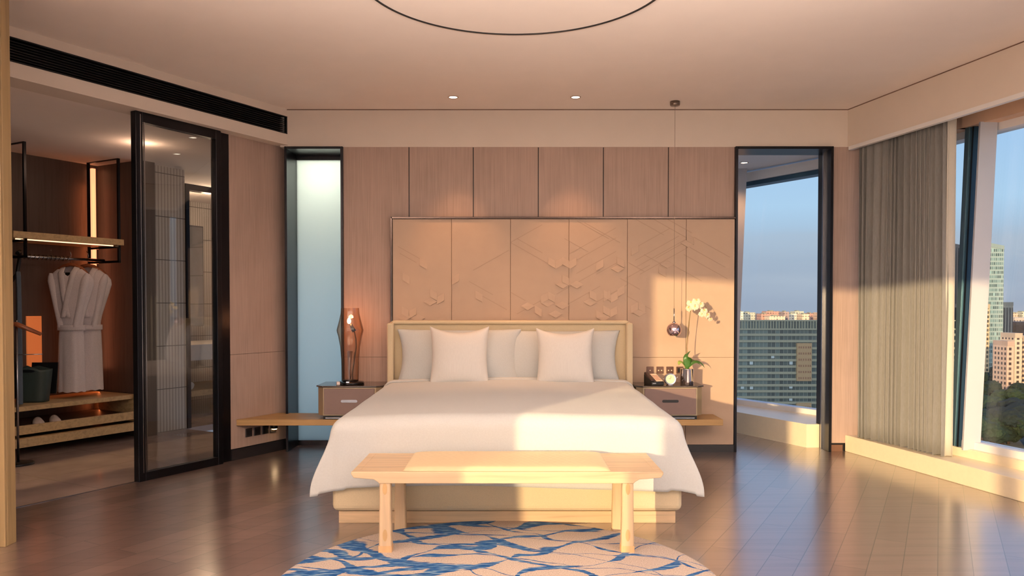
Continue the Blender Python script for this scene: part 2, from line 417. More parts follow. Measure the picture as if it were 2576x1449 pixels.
w5, W5 = facade('window_5', FAC[3], FAC[4], Z0F, 2.56, mull=((1.0,.12),))
w6, W6 = facade('window_6', FAC[4], FAC[5], Z0F, 2.56, mull=((1.2,.12),))
w7, W7 = facade('window_7', FAC[5], FAC[6], Z0F, 2.56, mull=((1.2,.12),))
w8, W8 = facade('window_8', FAC[6], FAC[7], Z0F, 2.56, mull=((1.0,.12),))
# low cream upstand under the glass
mb = MB()
def strip_poly(pts, o0, o1, z0, z1):
    for i in range(len(pts)-1):
        P, Q = Vector((*pts[i],0)), Vector((*pts[i+1],0)); d = (Q-P).normalized(); n = Vector((-d.y,d.x,0))
        if n.x < 0: n = -n
        e = d*.02
        a, b_, c, dd = P+n*o0-e, Q+n*o0+e, Q+n*o1+e, P+n*o1-e
        mb.hexa([(p.x,p.y,z0) for p in (a,b_,c,dd)], [(p.x,p.y,z1) for p in (a,b_,c,dd)])
strip_poly(FAC[1:], -.10, .1, 0, Z0F-.0)
mb.hexa([(2.56,6.74,0),(2.16,7.55,0),(1.3,9.3,0),(1.7,9.5,0)][::-1] and [(2.56,YB+.18,0),(3.05,YB+.18,0),(3.02,7.28,0),(1.7,9.45,0)], [(2.56,YB+.18,Z0F),(3.05,YB+.18,Z0F),(3.02,7.28,Z0F),(1.7,9.45,Z0F)])
struct('trim_7', mb, M_cream)
mb = MB(); mb.prism([(2.56,YB+.17),(3.0,YB+.17),(2.93,7.30),(1.72,9.36),(1.36,9.2)], 0, Z0F+.003); struct('trim_8', mb, M_cream)
# head band above the glass + dark transom in the alcove
mb = MB()
strip_poly(FAC[1:], -.02, .34, 2.54, ZC); 
struct('wall_right', mb, plain('head_paint', srgb(214,178,150), .8, noise_amt=.01))
mb = MB()
for (z0, z1, o0, o1) in ((2.50, 2.60, -.03, .10),):
    P, Q = Vector((*FAC[0],0)), Vector((*FAC[1],0)); d = (Q-P).normalized(); n = Vector((-d.y,d.x,0)); n = n if n.x > 0 else -n
    o0 += LEAN*2.3; o1 += LEAN*2.3
    a, b_, c, dd = P+n*o0, Q+n*o0, Q+n*o1, P+n*o1
    mb.hexa([(p.x,p.y,z0) for p in (a,b_,c,dd)], [(p.x,p.y,z1) for p in (a,b_,c,dd)])
struct('trim_9', mb, M_alu_blue)
# leaning mullions seen through the two openings
def lean_post(name, px0b, px1b, pyb, px0t, px1t, pyt, Yd, depth, mat, parent):
    b0, b1 = atY(px0b, pyb, Yd), atY(px1b, pyb, Yd); t0, t1 = atY(px0t, pyt, Yd), atY(px1t, pyt, Yd)
    k = Vector((0, depth, 0)); mb = MB(); mb.hexa([b0, b1, b1+k, b0+k], [t0, t1, t1+k, t0+k]); return obj(name, mb, mat, parent)
lean_post('mullion', 2423, 2466, 1133, 2467, 2510, 306, 5.55, .02, M_alu, w4)
lean_post('mullion_side', 2410, 2423, 1127, 2449, 2466, 318, 5.66, .06, M_alu_blue, w4)
lean_post('mullion_side', 2400, 2410, 1124, 2438, 2449, 318, 5.70, .05, plain('mullion_teal', srgb(110,140,150), .3, .6, noise_amt=0), w4)
lean_post('mullion_groove', 2409, 2411, 1124, 2448, 2450.5, 318, 5.655, .01, M_black, w4)
lean_post('mullion', 1838, 1852, 1030, 1858, 1881, 385, 8.1, .10, M_alu, w2)

# rear of the room (behind the camera): piers and tall windows facing the low sun
def rp(t, o=0):
    n = Vector((-SUND.y, SUND.x)); p = SUNL + SUND*t + n*o; return Vector((p.x, p.y, 0))
def rear_box(mb, t0, t1, o0, o1, z0, z1, mi=0):
    q = [rp(t0,o0), rp(t1,o0), rp(t1,o1), rp(t0,o1)]
    mb.hexa([(p.x,p.y,z0) for p in q], [(p.x,p.y,z1) for p in q], mi)
mb = MB()
rear_box(mb, -.5, 0, -.1, .1, 0, ZC)
rear_box(mb, .78, .98, -.1, .1, 0, ZC)
rear_box(mb, 2.55, 2.62, -.1, .1, 0, ZC); rear_box(mb, 4.4, 4.6, -.1, .1, 0, ZC); rear_box(mb, 6.6, 6.8, -.1, .1, 0, ZC)
rear_box(mb, 8.8, 9.6, -.1, .1, 0, ZC)
rear_box(mb, -.5, 9.6, -.1, .1, 0, .10); rear_box(mb, -.5, 9.6, -.1, .1, 2.385, ZC)
struct('wall_rear', mb, M_plaster)
mb = MB()
for t0, t1 in ((0,.78),(.98,2.55),(2.62,4.4),(4.6,6.6),(6.8,8.8)):
    rear_box(mb, t0, t1, -.006, .006, .10, 2.385)
struct('window_9', mb, M_glass)
# left side of the room in front of the wardrobe corridor
lw0 = rp(-.5)
mb = MB(); q = [Vector((-2.75,3.93,0)), Vector((-2.95,3.93,0)), Vector((lw0.x-.2,lw0.y,0)), Vector((lw0.x,lw0.y,0))]
mb.hexa([(p.x,p.y,0) for p in q], [(p.x,p.y,ZC) for p in q]); struct('wall_side', mb, M_plaster)
# unseen block added on the left to keep sun off the office building
mb = MB(); mb.box(-135, -14, 9, 34, -60, 48); struct('sun_blocker', mb, plain('blocker_grey', srgb(120,116,110), .6, noise_amt=.03))
# ================================================================== WARDROBE CORRIDOR (frame: s, d, z)
mb = MB(MK); mb.box(-1.15, .42, 2.25, 2.33, 0, 2.62); struct('wall_closet_back', mb, M_closet)
mb = MB(MK); mb.box(.37, .52, 1.60, 2.33, 0, 2.62); struct('wall_closet_right', mb, M_closet)
mb = MB(MK); mb.box(-1.25, -1.13, 1.2, 2.33, 0, 2.62); mb.box(-4.5, -1.13, 1.2, 1.3, 0, 2.62); struct('wall_closet_left', mb, M_closet)
# bathroom side beyond the screen
def tile_material():
    m, nt, b = newmat('ribbed_tile'); L = nt.links.new
    vec = coords(nt, (1,1,1), (0,0,-AANG)); w = N(nt, 'ShaderNodeTexWave', wave_type='BANDS', bands_direction='X', Scale=9.0, Distortion=.4); L(vec, w.inputs['Vector'])
    br = N(nt, 'ShaderNodeTexBrick', offset=0.0)
    v2 = nt.nodes.new('ShaderNodeTexCoord'); mp = nt.nodes.new('ShaderNodeMapping'); mp.inputs['Rotation'].default_value = (PI/2,0,0); L(v2.outputs['Object'], mp.inputs['Vector']); L(mp.outputs[0], br.inputs['Vector'])
    for k, v in (('Scale',1.0),('Brick Width',30),('Row Height',.42),('Mortar Size',.004)): br.inputs[k].default_value = v
    br.inputs['Mortar'].default_value = srgb(96,92,88)
    c = ramp(nt, w.outputs['Fac'], [(.2, srgb(176,168,160)), (.8, srgb(214,208,200))]); L(c, br.inputs['Color1']); L(c, br.inputs['Color2'])
    L(br.outputs['Color'], b.inputs['Base Color']); b.inputs['Roughness'].default_value = .4; return m
M_tile = tile_material()
mb = MB(MK); mb.box(.52, .93, 1.7, 1.82, 0, 2.62); struct('wall_tiled', mb, M_tile)
mb = MB(MK); mb.box(.93, .97, 1.68, 1.84, 0, 2.45); mb.box(1.18, 1.28, 2.2, 2.26, 0, 2.45); mb.box(.93, 1.3, 1.70, 1.80, 2.4, 2.46); struct('trim_10', mb, M_dark)
mb = MB(MK); mb.box(.80, 3.6, 3.6, 3.7, 0, 2.62); mb.box(3.5, 3.6, .4, 3.7, 0, 2.62); mb.box(.52,.60,1.8,3.7,0,2.62); struct('wall_bath_far', mb, M_tile)
# washstand: stone basin block, timber shelf
ws = thing('washstand', 'pale stone washstand with open timber shelf behind the glass screen', 'washstand', K(2.0, 2.9, 0))
b = MB(MK); b.box(1.32, 2.9, 2.35, 3.2, .62, .80); b.bevel(.006); obj('countertop', b, plain('basin_stone', srgb(206,200,192), .3), ws)
b = MB(MK); b.box(1.26, 2.9, 2.35, 3.2, .22, .285); b.bevel(.003); obj('shelf', b, M_oak_closet, ws)
b = MB(MK); b.box(1.36, 1.42, 2.42, 3.1, 0, .22); obj('bracket', b, M_dark, ws)
b = MB(MK); b.box(2.6, 2.66, 2.42, 3.1, 0, .22); obj('bracket', b, M_dark, ws)
b = MB(MK); b.box(1.6,1.66,2.9,3.1,.285,.62); obj('bracket', b, M_dark, ws)
# lit mirror
mr = thing('mirror', 'tall wall mirror edged with small bulbs above the washstand', 'mirror', K(1.75, 3.1, 1.0))
b = MB(MK); b.box(1.42, 2.3, 3.1, 3.14, .98, 2.22); b.bevel(.003); obj('frame', b, M_steel, mr)
b = MB(MK); b.box(1.44, 2.28, 3.09, 3.102, 1.0, 2.2); obj('mirror_glass', b, plain('mirror_silver', (.8,.82,.84,1), .03, 1, noise_amt=0), mr)
M_bulb = emit('warm_bulbs', srgb(255,214,170), 9)
b = MB(MK)
for i in range(34): b.box(1.50, 1.535, 3.075, 3.09, 1.03+i*.034, 1.03+i*.034+.022)
tag(obj('bulb_strip', b, M_bulb, mr), kind='stuff')
# pendant of the bathroom
pl_ = thing('pendant_lamp', 'small glowing bell pendant seen through the glass screen', 'lamp', K(1.38, 2.55, 1.45))
b = MB(); c = K(1.38, 2.55, 1.45); b.lathe([(.055,0),(.058,.02),(.05,.07),(.035,.10),(.012,.115)], c, 20, caps=False); obj('shade', b, glassmat('bell_glass', (.9,.75,.62,1), 1.5), pl_)
b = MB(); b.lathe([(.001,.0),(.02,.012),(.024,.03),(.014,.055),(.001,.06)], c, 14); obj('bulb', b, emit('pendant_bulb', srgb(255,200,150), 25), pl_)
b = MB(); b.tube([c+Vector((0,0,.11)), c+Vector((0,0,1.14))], .004, 6); obj('cord', b, M_black, pl_)
# rolled towels
def towel(c, lab, L=.34, r=.055):
    b = MB(); ax = A; up = Vector((0,0,1)); side = NN
    def f(u, v):
        a = 2*PI*v; rr = r*(1-.06*math.cos(6*a)*0) * (1-.12*(abs(u-.5)*2)**6)
        return c + side*((u-.5)*L) + ax*(rr*math.cos(a)) + up*(rr*math.sin(a)*.9+r*.9)
    b.grid(f, 12, 24)
    for sgn in (-.5, .5):      # spiral end faces
        pts = [c + side*(sgn*L*.995) + ax*((r*.9-i*.0007)*math.cos(i*.35)) + up*((r*.9-i*.0007)*math.sin(i*.35)*.9+r*.9) for i in range(56)]
        b.tube(pts, .003, 5)
        rim = [b.v(c + side*(sgn*L*.98) + ax*(r*.88*math.cos(k*PI/8)) + up*(r*.8*math.sin(k*PI/8)+r*.9)) for k in range(16)]; b.face(rim)
    tag(obj('rolled_towel', b, fabric('towel_white', srgb(232,228,222), amt=.08, nscale=(90,90,90), bump=.5), org=c), lab, 'towel', 'rolled towels on the washstand shelf')
towel(K(1.42, 2.60, .285), 'white rolled towel on the washstand shelf, left of the lower pair')
towel(K(1.56, 2.60, .285), 'white rolled towel on the washstand shelf, right of the lower pair')
towel(K(1.49, 2.60, .385), 'white rolled towel lying on top of the lower pair')

# sliding glass screen
sd = thing('sliding_door', 'tall clear glass sliding screen in black metal frame', 'door', K(-.50, .0, 0))
zt = 2.583; s0, s1 = -.838, -.113
def stile(name, *bx):
    b = MB(MK); b.box(*bx); b.bevel(.002, 1); return obj(name, b, M_dark, sd)
stile('stile', s0, s0+.055, -.045, .01, .0, zt); stile('stile', s1-.045, s1, -.045, .01, .0, zt)
stile('rail', s0+.055, s1-.045, -.045, .01, zt-.07, zt); stile('rail', s0+.055, s1-.045, -.045, .01, .0, .06)
b = MB(MK); b.box(s0+.055, s1-.045, -.02, -.010, .06, zt-.07); obj('glass_pane', b, M_doorglass, sd)
b = MB(MK); b.box(s0+.058, s0+.066, -.05, -.044, .06, zt-.07); b.box(s0+.03, s0+.036, -.05,-.044,.06,zt-.02); obj('edge_strip', b, M_steel, sd)

# hanging wardrobe frame with oak shelf and rail
M_led = emit('warm_led', srgb(255,160,112), 1.7)
hw = thing('hanging_wardrobe', 'black metal hanging frames carrying an oak shelf in the wardrobe', 'wardrobe', K(-.2, 1.95, 1.66))
def fr_loop(s):
    b = MB(MK); t = .022
    for d in (1.70, 2.15): b.box(s, s+t, d, d+t, 1.63, 2.6)
    b.box(s, s+t, 1.70, 2.17, 2.58, 2.6); b.box(s, s+t, 1.70, 2.17, 1.63, 1.652); b.box(s, s+t, 1.70, 2.17, 1.765, 1.785)
    b.bevel(.0015, 1); obj('side_frame', b, M_dark, hw)
fr_loop(-.625); fr_loop(.212)
b = MB(MK); b.box(-.72, .26, 1.69, 2.2, 1.79, 1.845); b.bevel(.003, 1); obj('shelf', b, M_oak_closet, hw)
b = MB(MK); b.box(-.66, .20, 1.76, 1.775, 1.782, 1.789); obj('light_strip', b, emit('shelf_led', srgb(255,206,160), 2.2), hw)
b = MB(); b.tube([K(-.62,1.93,1.655), K(.22,1.93,1.655)], .014, 12); obj('rail', b, M_steel, hw)
# vertical warm light slot; the low panel paints a patch of light on the wall
b = MB(MK); b.box(.285, .32, 2.20, 2.245, .62, 2.55); tag(obj('glow_strip', b, M_led, org=K(.34,2.2,.15)), 'tall glowing orange strip light in the right wardrobe corner', 'light')
b = MB(MK); b.box(-.32, -.19, 2.235, 2.249, .55, 1.14); tag(obj('glow_strip', b, emit('wall_glow_patch', srgb(235,130,70), .38), org=K(-.25,2.24,.55)), 'short orange patch of cast light made as a glowing panel low behind the ironing board', 'light')
# rings of theft-proof hangers along the rail
gm = None
for i in range(13):
    b = MB(); c = K(-.57+i*.037, 1.93, 1.655); R_ = .021
    if gm is None:
        b.tube([c + NN*(R_*math.cos(k*PI/8)) + Vector((0,0,R_*math.sin(k*PI/8))) + A*(.006*math.sin(k*PI/8)) for k in range(16)], .0035, 6, closed=True)
        gm = obj('hanger_ring', b, M_steel, org=c); o = gm
    else:
        o = gm.copy(); COL.objects.link(o); o.location = c
    tag(o, 'small steel hanger ring threaded on the wardrobe rail', 'hanger ring', 'hanger rings on the wardrobe rail')

# bathrobes on wooden hangers
M_hanger = wood('hanger_wood', srgb(150,84,50), .8, (30,30,30), .3)
def robe(s, d, lab, hlab, turn=0.0, H=1.14, W=.40):
    c = K(s, d, 0); M = Matrix.Translation(c) @ Matrix.Rotation(math.atan2(A.y, A.x)-1.03+turn, 4, 'Z')
    zt_ = 1.60
    hg = thing('clothes_hanger', hlab, 'hanger', M @ Vector((0,0,zt_-.02)), 'wooden hangers with robes')
    b = MB(M); pts = [(-.155,0,zt_-.085),(-.11,0,zt_-.045),(-.05,0,zt_-.005),(0,0,zt_+.005),(.05,0,zt_-.005),(.11,0,zt_-.045),(.155,0,zt_-.085)]
    b.tube(pts, [.012,.017,.017,.017,.017,.017,.012], 10); obj('bar', b, M_hanger, hg)
    b = MB(M); b.tube([(0,0,zt_+.0),(0,0,zt_+.07),(.006,0,zt_+.09),(0,0,zt_+.115),(-.012,0,zt_+.135)], .003, 6); obj('hook', b, M_steel, hg)
    rb = thing('bathrobe', lab, 'bathrobe', M @ Vector((0,0,zt_-H)), 'white bathrobes in the wardrobe')
    # silhouette half widths down the robe (z from top): shoulders, waist, hem
    prof = [(0,.075),(.03,.12),(.07,.165),(.12,.195),(.17,.20),(.25,.175),(.36,.138),(.46,.108),(.52,.097),(.56,.096),(.62,.100),(.8,.106),(1.0,.111),(H,.115)]
    def hw_(t):
        z = t*H
        for i in range(len(prof)-1):
            if z <= prof[i+1][0]:
                k = (z-prof[i][0])/(prof[i+1][0]-prof[i][0]); return prof[i][1]*(1-k)+prof[i+1][1]*k
        return prof[-1][1]
    b = MB(M)
    def f(u, v):
        a = 2*PI*u; w = hw_(v); dp = .055 + .03*min(1, v*3) - .02*math.exp(-((v*H-.54)/.08)**2)
        fold = 1+.05*math.sin(a*5+v*2)*min(1, v*2)+.03*math.sin(a*11+1)*v
        x = w*math.cos(a)*(abs(math.cos(a))**-.15 if abs(math.cos(a))>.05 else 1)*fold; y = dp*math.sin(a)*fold
        z = zt_-v*H
        if v < .12: z -= .0+ (abs(x)/.2)*.05*(1-v/.12)*.6
        # open neckline
        if math.sin(a) < 0: z -= max(0, .10-abs(x))*1.0*max(0, 1-v/.1)
        return (x, y, z+.004*math.sin(a*9)*(v>.97))
    b.grid(f, 56, 46, wrap=True); body = obj('body', b, M_robe, rb)
    # sleeves hang flat against the sides
    for sg in (-1, 1):
        b = MB(M)
        def g(u, v, sg=sg):
            a = 2*PI*u; x0 = sg*(.158-.092*min(1, v*1.05)); wd = .038-.012*v
            return (x0+wd*math.cos(a)*min(1,.3+v*6), -.035-.01*v+.040*math.sin(a)*min(1,.3+v*6), zt_-.075-v*.485)
        b.grid(g, 18, 14, wrap=True); obj('sleeve', b, M_robe, rb)
    # shawl collar, two crossing bands
    b = MB(M)
    for sg in (-1, 1):
        def h(u, v, sg=sg):
            t = v; x = sg*(.066*(1-t)**.9 - .022*t) + (u-.5)*.05*(1-.1*t); z = zt_-.012-t*.46-.25*max(0,abs(x)-.03)*(1-t)
            y = -.058-.036*min(1,t*1.6) - .008*math.sin(PI*u) - (.006 if sg > 0 else 0)
            return (x, y+.05*max(0, 1-t*8), z)
        b.grid(h, 6, 18)
    o = obj('collar', b, M_robe, rb); m_ = o.modifiers.new('t', 'SOLIDIFY'); m_.thickness = .012; m_.offset = 1
    b = MB(M)
    def bl(u, v):
        a = 2*PI*u; return (.104*math.cos(a), .082*math.sin(a), zt_-.565+.03*(v-.5)*1.6)
    b.grid(bl, 40, 3, wrap=True); o = obj('belt', b, M_robe, rb); m_ = o.modifiers.new('t', 'SOLIDIFY'); m_.thickness = .012; m_.offset = 1
    b = MB(M); b.box(-.02, .02, -.056, -.052, zt_-.14, zt_-.07); tag(obj('neck_tag', b, M_blackplastic, rb), 'black neck tag')
robe(-.10, 1.93, 'white bathrobe in front, left of the two, with black neck tag', 'wooden hanger holding the left robe')
robe(.075, 1.95, 'white bathrobe behind, right of the two, partly hidden', 'wooden hanger holding the right robe, half hidden', .12)

# slatted luggage bench of the wardrobe
lb = thing('wardrobe_bench', 'low oak wardrobe bench with an open shoe shelf', 'bench', K(-.25, 1.95, 0))
b = MB(MK); b.box(-1.12, .31, 1.66, 2.25, .365, .405); b.bevel(.002, 1); obj('top', b, M_oak_closet, lb)
b = MB(MK); b.box(-1.12, .31, 1.64, 1.66, .175, .25); b.bevel(.002, 1); obj('shelf_front', b, M_oak_closet, lb)
b = MB(MK); b.box(-1.12, .31, 1.66, 2.25, .21, .232); obj('shelf', b, M_closet, lb)
b = MB(MK); b.box(-1.12, .345, 1.55, 1.62, .085, .155); b.box(-1.12, .345, 1.62, 2.25, .085, .11); b.bevel(.002, 1); obj('base_rail', b, M_oak_closet, lb)
b = MB(MK); b.box(.31, .345, 1.64, 2.25, .155, .405); obj('end_panel', b, M_oak_closet, lb)
for s in (.31, -1.1):
    for d in (1.58, 2.1): b = MB(MK); b.box(s, s+.03, d, d+.06, 0, .085); obj('foot', b, M_black, lb)
b = MB(MK); b.box(-1.12, .31, 2.2, 2.249, 0, .085); obj('kick', b, M_black, lb)
# slippers
M_slip = fabric('slipper_terry', srgb(214,196,184), amt=.08, nscale=(80,80,80), bump=.4)
M_sole = plain('slipper_sole', srgb(120,92,78), .8)
def slipper(s, d, lab, rot):
    M = Matrix.Translation(K(s, d, .233)) @ Matrix.Rotation(rot, 4, 'Z')
    t = thing('slipper', lab, 'slipper', K(s, d, .233), 'pair of slippers on the shoe shelf')
    def foot(x): return .045*(1-.25*math.exp(-((x-.02)/.06)**2))*math.sqrt(max(0, 1-(abs(x)/.135)**3))
    b = MB(M); P = [(x, foot(x)) for x in [(-.135+.27*i/20) for i in range(21)]] ; P = P + [(x, -y) for x, y in P[::-1][1:-1]]
    b.prism([(x,y) for x,y in P][::-1], 0, .012); obj('sole', b, M_sole, t)
    b = MB(M)
    def f(u, v):
        a = PI*u; x = -.13+.135*v; w = foot(x)*1.02+.002
        return (x, w*math.cos(a), .008+math.sin(a)*(.012+.038*min(1,v*1.1)))
    b.grid(f, 14, 10); o = obj('upper', b, M_slip, t); m_ = o.modifiers.new('t', 'SOLIDIFY'); m_.thickness = .006
slipper(-.50, 1.77, 'pale terry slipper on the shoe shelf, left one of the pair', PI-.9)
slipper(-.36, 1.77, 'pale terry slipper on the shoe shelf, right one of the pair', PI-.9)
# basket with papers
M_bask = plain('basket_green', srgb(48,62,58), .55, noise_amt=.1, nscale=(40,40,40))
bk = thing('laundry_basket', 'dark green laundry basket with oval handle slot, on the wardrobe bench', 'basket', K(-.45, 1.92, .405))
c = K(-.45, 1.92, .405)
b = MB(Matrix.Translation(c) @ Matrix.Rotation(math.atan2(A.y, A.x)-.95, 4, 'Z'))
def bf(u, v):
    a = 2*PI*u; k = .80+.2*v; e = .62
    cx_ = math.copysign(abs(math.cos(a))**e, math.cos(a)); sy = math.copysign(abs(math.sin(a))**e, math.sin(a))
    return (.145*k*cx_, .10*k*sy, .28*v + .04*v*v*max(0, 1-abs(cx_)*1.5)*(1 if sy<0 else .6))
b.grid(bf, 48, 14, wrap=True); b.face([b.v(bf(i/48, 0.0)) for i in range(48)])
o = obj('body', b, M_bask, bk); m_ = o.modifiers.new('t', 'SOLIDIFY'); m_.thickness = .006; m_.offset = -1
b = MB(Matrix.Translation(c) @ Matrix.Rotation(math.atan2(A.y, A.x)-.95, 4, 'Z'))
pr = [(.045*math.cos(k*PI/10)**1 + (.02 if math.cos(k*PI/10)>0 else -.02), .272+.012*math.sin(k*PI/10)) for k in range(20)]
b.prism(pr, -.1065, -.099, axis='y'); tag(obj('handle_slot', b, M_blackplastic, bk), 'black oval handle slot')
b = MB(Matrix.Translation(c+Vector((.02,.07,0))) @ Matrix.Rotation(math.atan2(A.y, A.x)-.95, 4, 'Z') @ Matrix.Rotation(-.15, 4, 'X')); b.box(-.09, .125, .0, .012, .06, .335)
fo = obj('document_folder', b, M_blackplastic, org=c); tag(fo, 'black folder standing up out of the green basket', 'folder')
# ironing board hung upright
ib = thing('ironing_board', 'blue grey ironing board stored upright at the far left of the wardrobe', 'ironing board', K(-.63, 1.80, .42))
M_ib = Matrix.Translation(K(-.63, 1.80, .42)) @ Matrix.Rotation(math.atan2(A.y, A.x)+1.12, 4, 'Z')
P = [( .13,0),(.135,.5),(.12,.85),(.06,1.06),(0,1.1),(-.06,1.06),(-.12,.85),(-.135,.5),(-.13,0)]
b = MB(M_ib); b.prism(P, -.02, .012, axis='y'); b.bevel(.006); obj('padded_top', b, fabric('board_cover', srgb(86,98,112)), ib)
b = MB(M_ib); b.tube([(.05,.03,.05),(.08,.06,1.0),(.08,.05,1.24)], .012, 8); b.tube([(-.05,.03,.05),(-.08,.06,1.0)], .012, 8); obj('frame', b, M_black, ib)
b = MB(M_ib); b.tube([(.08,.05,1.0),(.10,.0,1.08),(.11,-.02,1.2),(.06,-.02,1.27),(0,0,1.25)], .016, 10); obj('hook', b, M_black, ib)
# valet stand at the edge of the oak wall
vs = thing('valet_stand', 'slim valet stand with round black foot, beside the oak wall end', 'valet stand', K(-.90, 1.33, 0)); c = K(-.90, 1.33, 0)
b = MB(); b.lathe([(.0,0),(.11,0),(.11,.012),(.10,.018),(0,.02)], c, 32, caps=False); obj('foot', b, M_black, vs)
b = MB(); b.tube([c+Vector((0,0,.01)), c+Vector((0,0,1.12))], .009, 8); obj('pole', b, M_steel, vs)
b = MB(); b.tube([c+Vector((-.14,-.04,1.10)), c+Vector((0,0,1.09)), c+Vector((.16,.05,1.01))], [.012,.02,.014], 10); obj('shoulder_bar', b, M_hanger, vs)
b = MB(); b.tube([c+Vector((-.1,0,.85)), c+Vector((.18,.03,.856))], .004, 6); obj('rail', b, M_steel, vs)

# linear air grille in the left soffit
ag = thing('air_grille', 'long black linear air grille set in the left soffit', 'grille', soff(1.0)+Vector((0,0,2.68)))
t1 = 2.75
b = MB()
def gbox(b, t0, t1, o0, o1, z0, z1):
    q = [soff(t1)+NN*o0, soff(t0)+NN*o0, soff(t0)+NN*o1, soff(t1)+NN*o1]
    b.hexa([(p.x,p.y,z0) for p in q], [(p.x,p.y,z1) for p in q])
gbox(b, -.03, 3.4, .06, .08, 2.675, 2.822); obj('backing', b, M_grille, ag)
b = MB(); gbox(b, -.03, 3.4, -.002, .06, 2.675, 2.683); gbox(b, -.03, 3.4, -.002, .06, 2.814, 2.822); gbox(b, .0, .012, -.002, .06, 2.683, 2.814); obj('frame', b, M_grille, ag)
b = MB()
for i in range(7): gbox(b, .012, 3.4, .006+.003*(i%2), .04, 2.697+i*.0165, 2.701+i*.0165)
obj('slats', b, M_grille, ag)

# sockets on the left wall under the shelf
M_plate = plain('socket_bronze', srgb(58,52,50), .4, .4, noise_amt=0)
for i, (px, lab) in enumerate(((625,'dark socket plate low on the left wall, leftmost of four'),(646,'dark socket plate low on the left wall, second from left'),(667,'dark socket plate low on the left wall, third from left'))):
    d = ray(px, 1088-5*i*0-i*3.5); t = -1
    # intersection with the wall plane d=0
    t = ((O0-Vector((0,0,EYE))).dot(NN))/(d.dot(NN)); p = Vector((0,0,EYE))+d*t; s = (p-O0).dot(A)
    o = thing('wall_socket', lab, 'socket', K(s, 0, p.z), 'sockets low on the left wall')
    b = MB(MK); b.box(s-.034, s+.034, -.008, 0, p.z-.034, p.z+.034); b.bevel(.002, 1); obj('plate', b, M_plate, o)
    b = MB(MK); b.box(s-.021, s+.021, -.011, -.007, p.z-.021, p.z+.021); obj('insert', b, M_blackplastic, o)
d = ray(686, 1078); t = ((O0-Vector((0,0,EYE))).dot(NN))/(d.dot(NN)); p = Vector((0,0,EYE))+d*t; s = (p-O0).dot(A)
o = thing('night_light', 'small glowing night light at the right end of the socket row', 'light', K(s, 0, p.z))
b = MB(MK); b.box(s-.034, s+.034, -.008, 0, p.z-.034, p.z+.034); b.bevel(.002, 1); obj('plate', b, M_plate, o)
c = K(s, -.02, p.z+.022); b = MB(); b.lathe([(.028,-.02),(.028,.03)], c, 20); obj('housing', b, M_blackplastic, o)
b = MB(); b.lathe([(.0,-.03),(.018,-.027),(.025,-.02)], c, 20, caps=False); obj('lens', b, emit('night_lens', srgb(255,214,160), 12), o)
# ================================================================== HEADBOARD WALL PANEL
YP = YB-.05
X0 = atY(985,700,YP).x; X1 = 1.868; ZP = atY(1200,548,YP).z
wp = thing('wall_panel', 'embossed tan leather wall panel with cube pattern above the bed', 'wall panel', ((X0+X1)/2, YP, .06))
seams = [X0+.008] + [atY(p, 700, YP).x for p in (1136,1284,1431,1578,1726)] + [X1-.004]
b = MB()
for i in range(len(seams)-1):
    b.box(seams[i]+.0015, seams[i+1]-.0015, YP, YP+.03, .80, ZP-.01); b.box(seams[i]+.0015, seams[i+1]-.0015, YP, YP+.03, .065, .798)
b.bevel(.0015, 1); b.box(X0+.008, X1-.004, YP+.012, YP+.045, .065, ZP-.01, 1); obj('leather_face', b, [M_leather, M_leather_dark], wp)
b = MB(); b.box(X0-.004, X1, YP-.012, YP+.048, ZP-.008, ZP+.008); b.box(X0-.008, X0+.008, YP-.012, YP+.048, .06, ZP+.008); b.bevel(.002, 1)
obj('metal_edging', b, plain('edging_gunmetal', srgb(70,60,56), .18, 1, noise_amt=0), wp)
b = MB(); b.box(X0, X1, YP+.004, YP+.05, 0, .062); obj('skirting', b, M_base, wp)
# relief: rhombic wedges and engraved-looking ribs, on an isometric lattice
def W2(px, py): return atY(px, py, YP)
b = MB()
def wedge(kind, px, py, s=19.0, h=.009):
    """kind L / R: upright rhombus leaning left / right (px,py = its top-left corner); T: lying rhombus (left corner)"""
    hx, hy = s*.93, s*.52
    if kind == 'L': q = [(px,py),(px,py+s),(px+hx,py+s+hy),(px+hx,py+hy)]; lift = [0,1,1,0]
    elif kind == 'R': q = [(px,py+hy),(px,py+s+hy),(px+hx,py+s),(px+hx,py)]; lift = [0,1,1,0]
    else: q = [(px,py),(px+hx,py+hy),(px+2*hx,py),(px+hx,py-hy)]; lift = [.8,1.2,.8,0]
    P = [W2(*c) for c in q]
    back = [b.v(p+Vector((0,.004,0))) for p in P]; fr = [b.v(p-Vector((0,.0015+h*l,0))) for p, l in zip(P, lift)]
    b.face(fr)
    for i in range(4): b.face([back[i], back[(i+1)%4], fr[(i+1)%4], fr[i]])
for k, x, y in (('L',1056,648),('L',1013,686),('L',1082,727),('R',1100,737),('T',1065,759),('R',1137,688),('L',1196,731),('L',1010,770),('R',1030,772),('T',1000,798),('T',1034,800),
                ('L',1379,646),('R',1397,648),('L',1414,646),('R',1432,648),('T',1398,716),('T',1433,716),('L',1414,690),('T',1360,762),('T',1397,768),('R',1361,735),('L',1379,733),('L',1345,768),('T',1380,790),
                ('R',1500,652),('L',1552,645),('T',1536,676),('R',1588,614),('L',1727,587),('T',1712,612),('L',1483,729),('T',1467,760),('R',1518,730),('L',1518,729),('R',1536,733),('L',1517,768),('R',1535,770),('T',1500,798),('L',1605,758),('R',1587,760),('T',1590,786),('T',1660,665),('L',1657,668),
                ('T',1310,770),('L',1500,780),('R',1553,718),('T',1396,806)):
    wedge(k, x, y)
obj('raised_cubes', b, M_leather, wp)
b = MB()
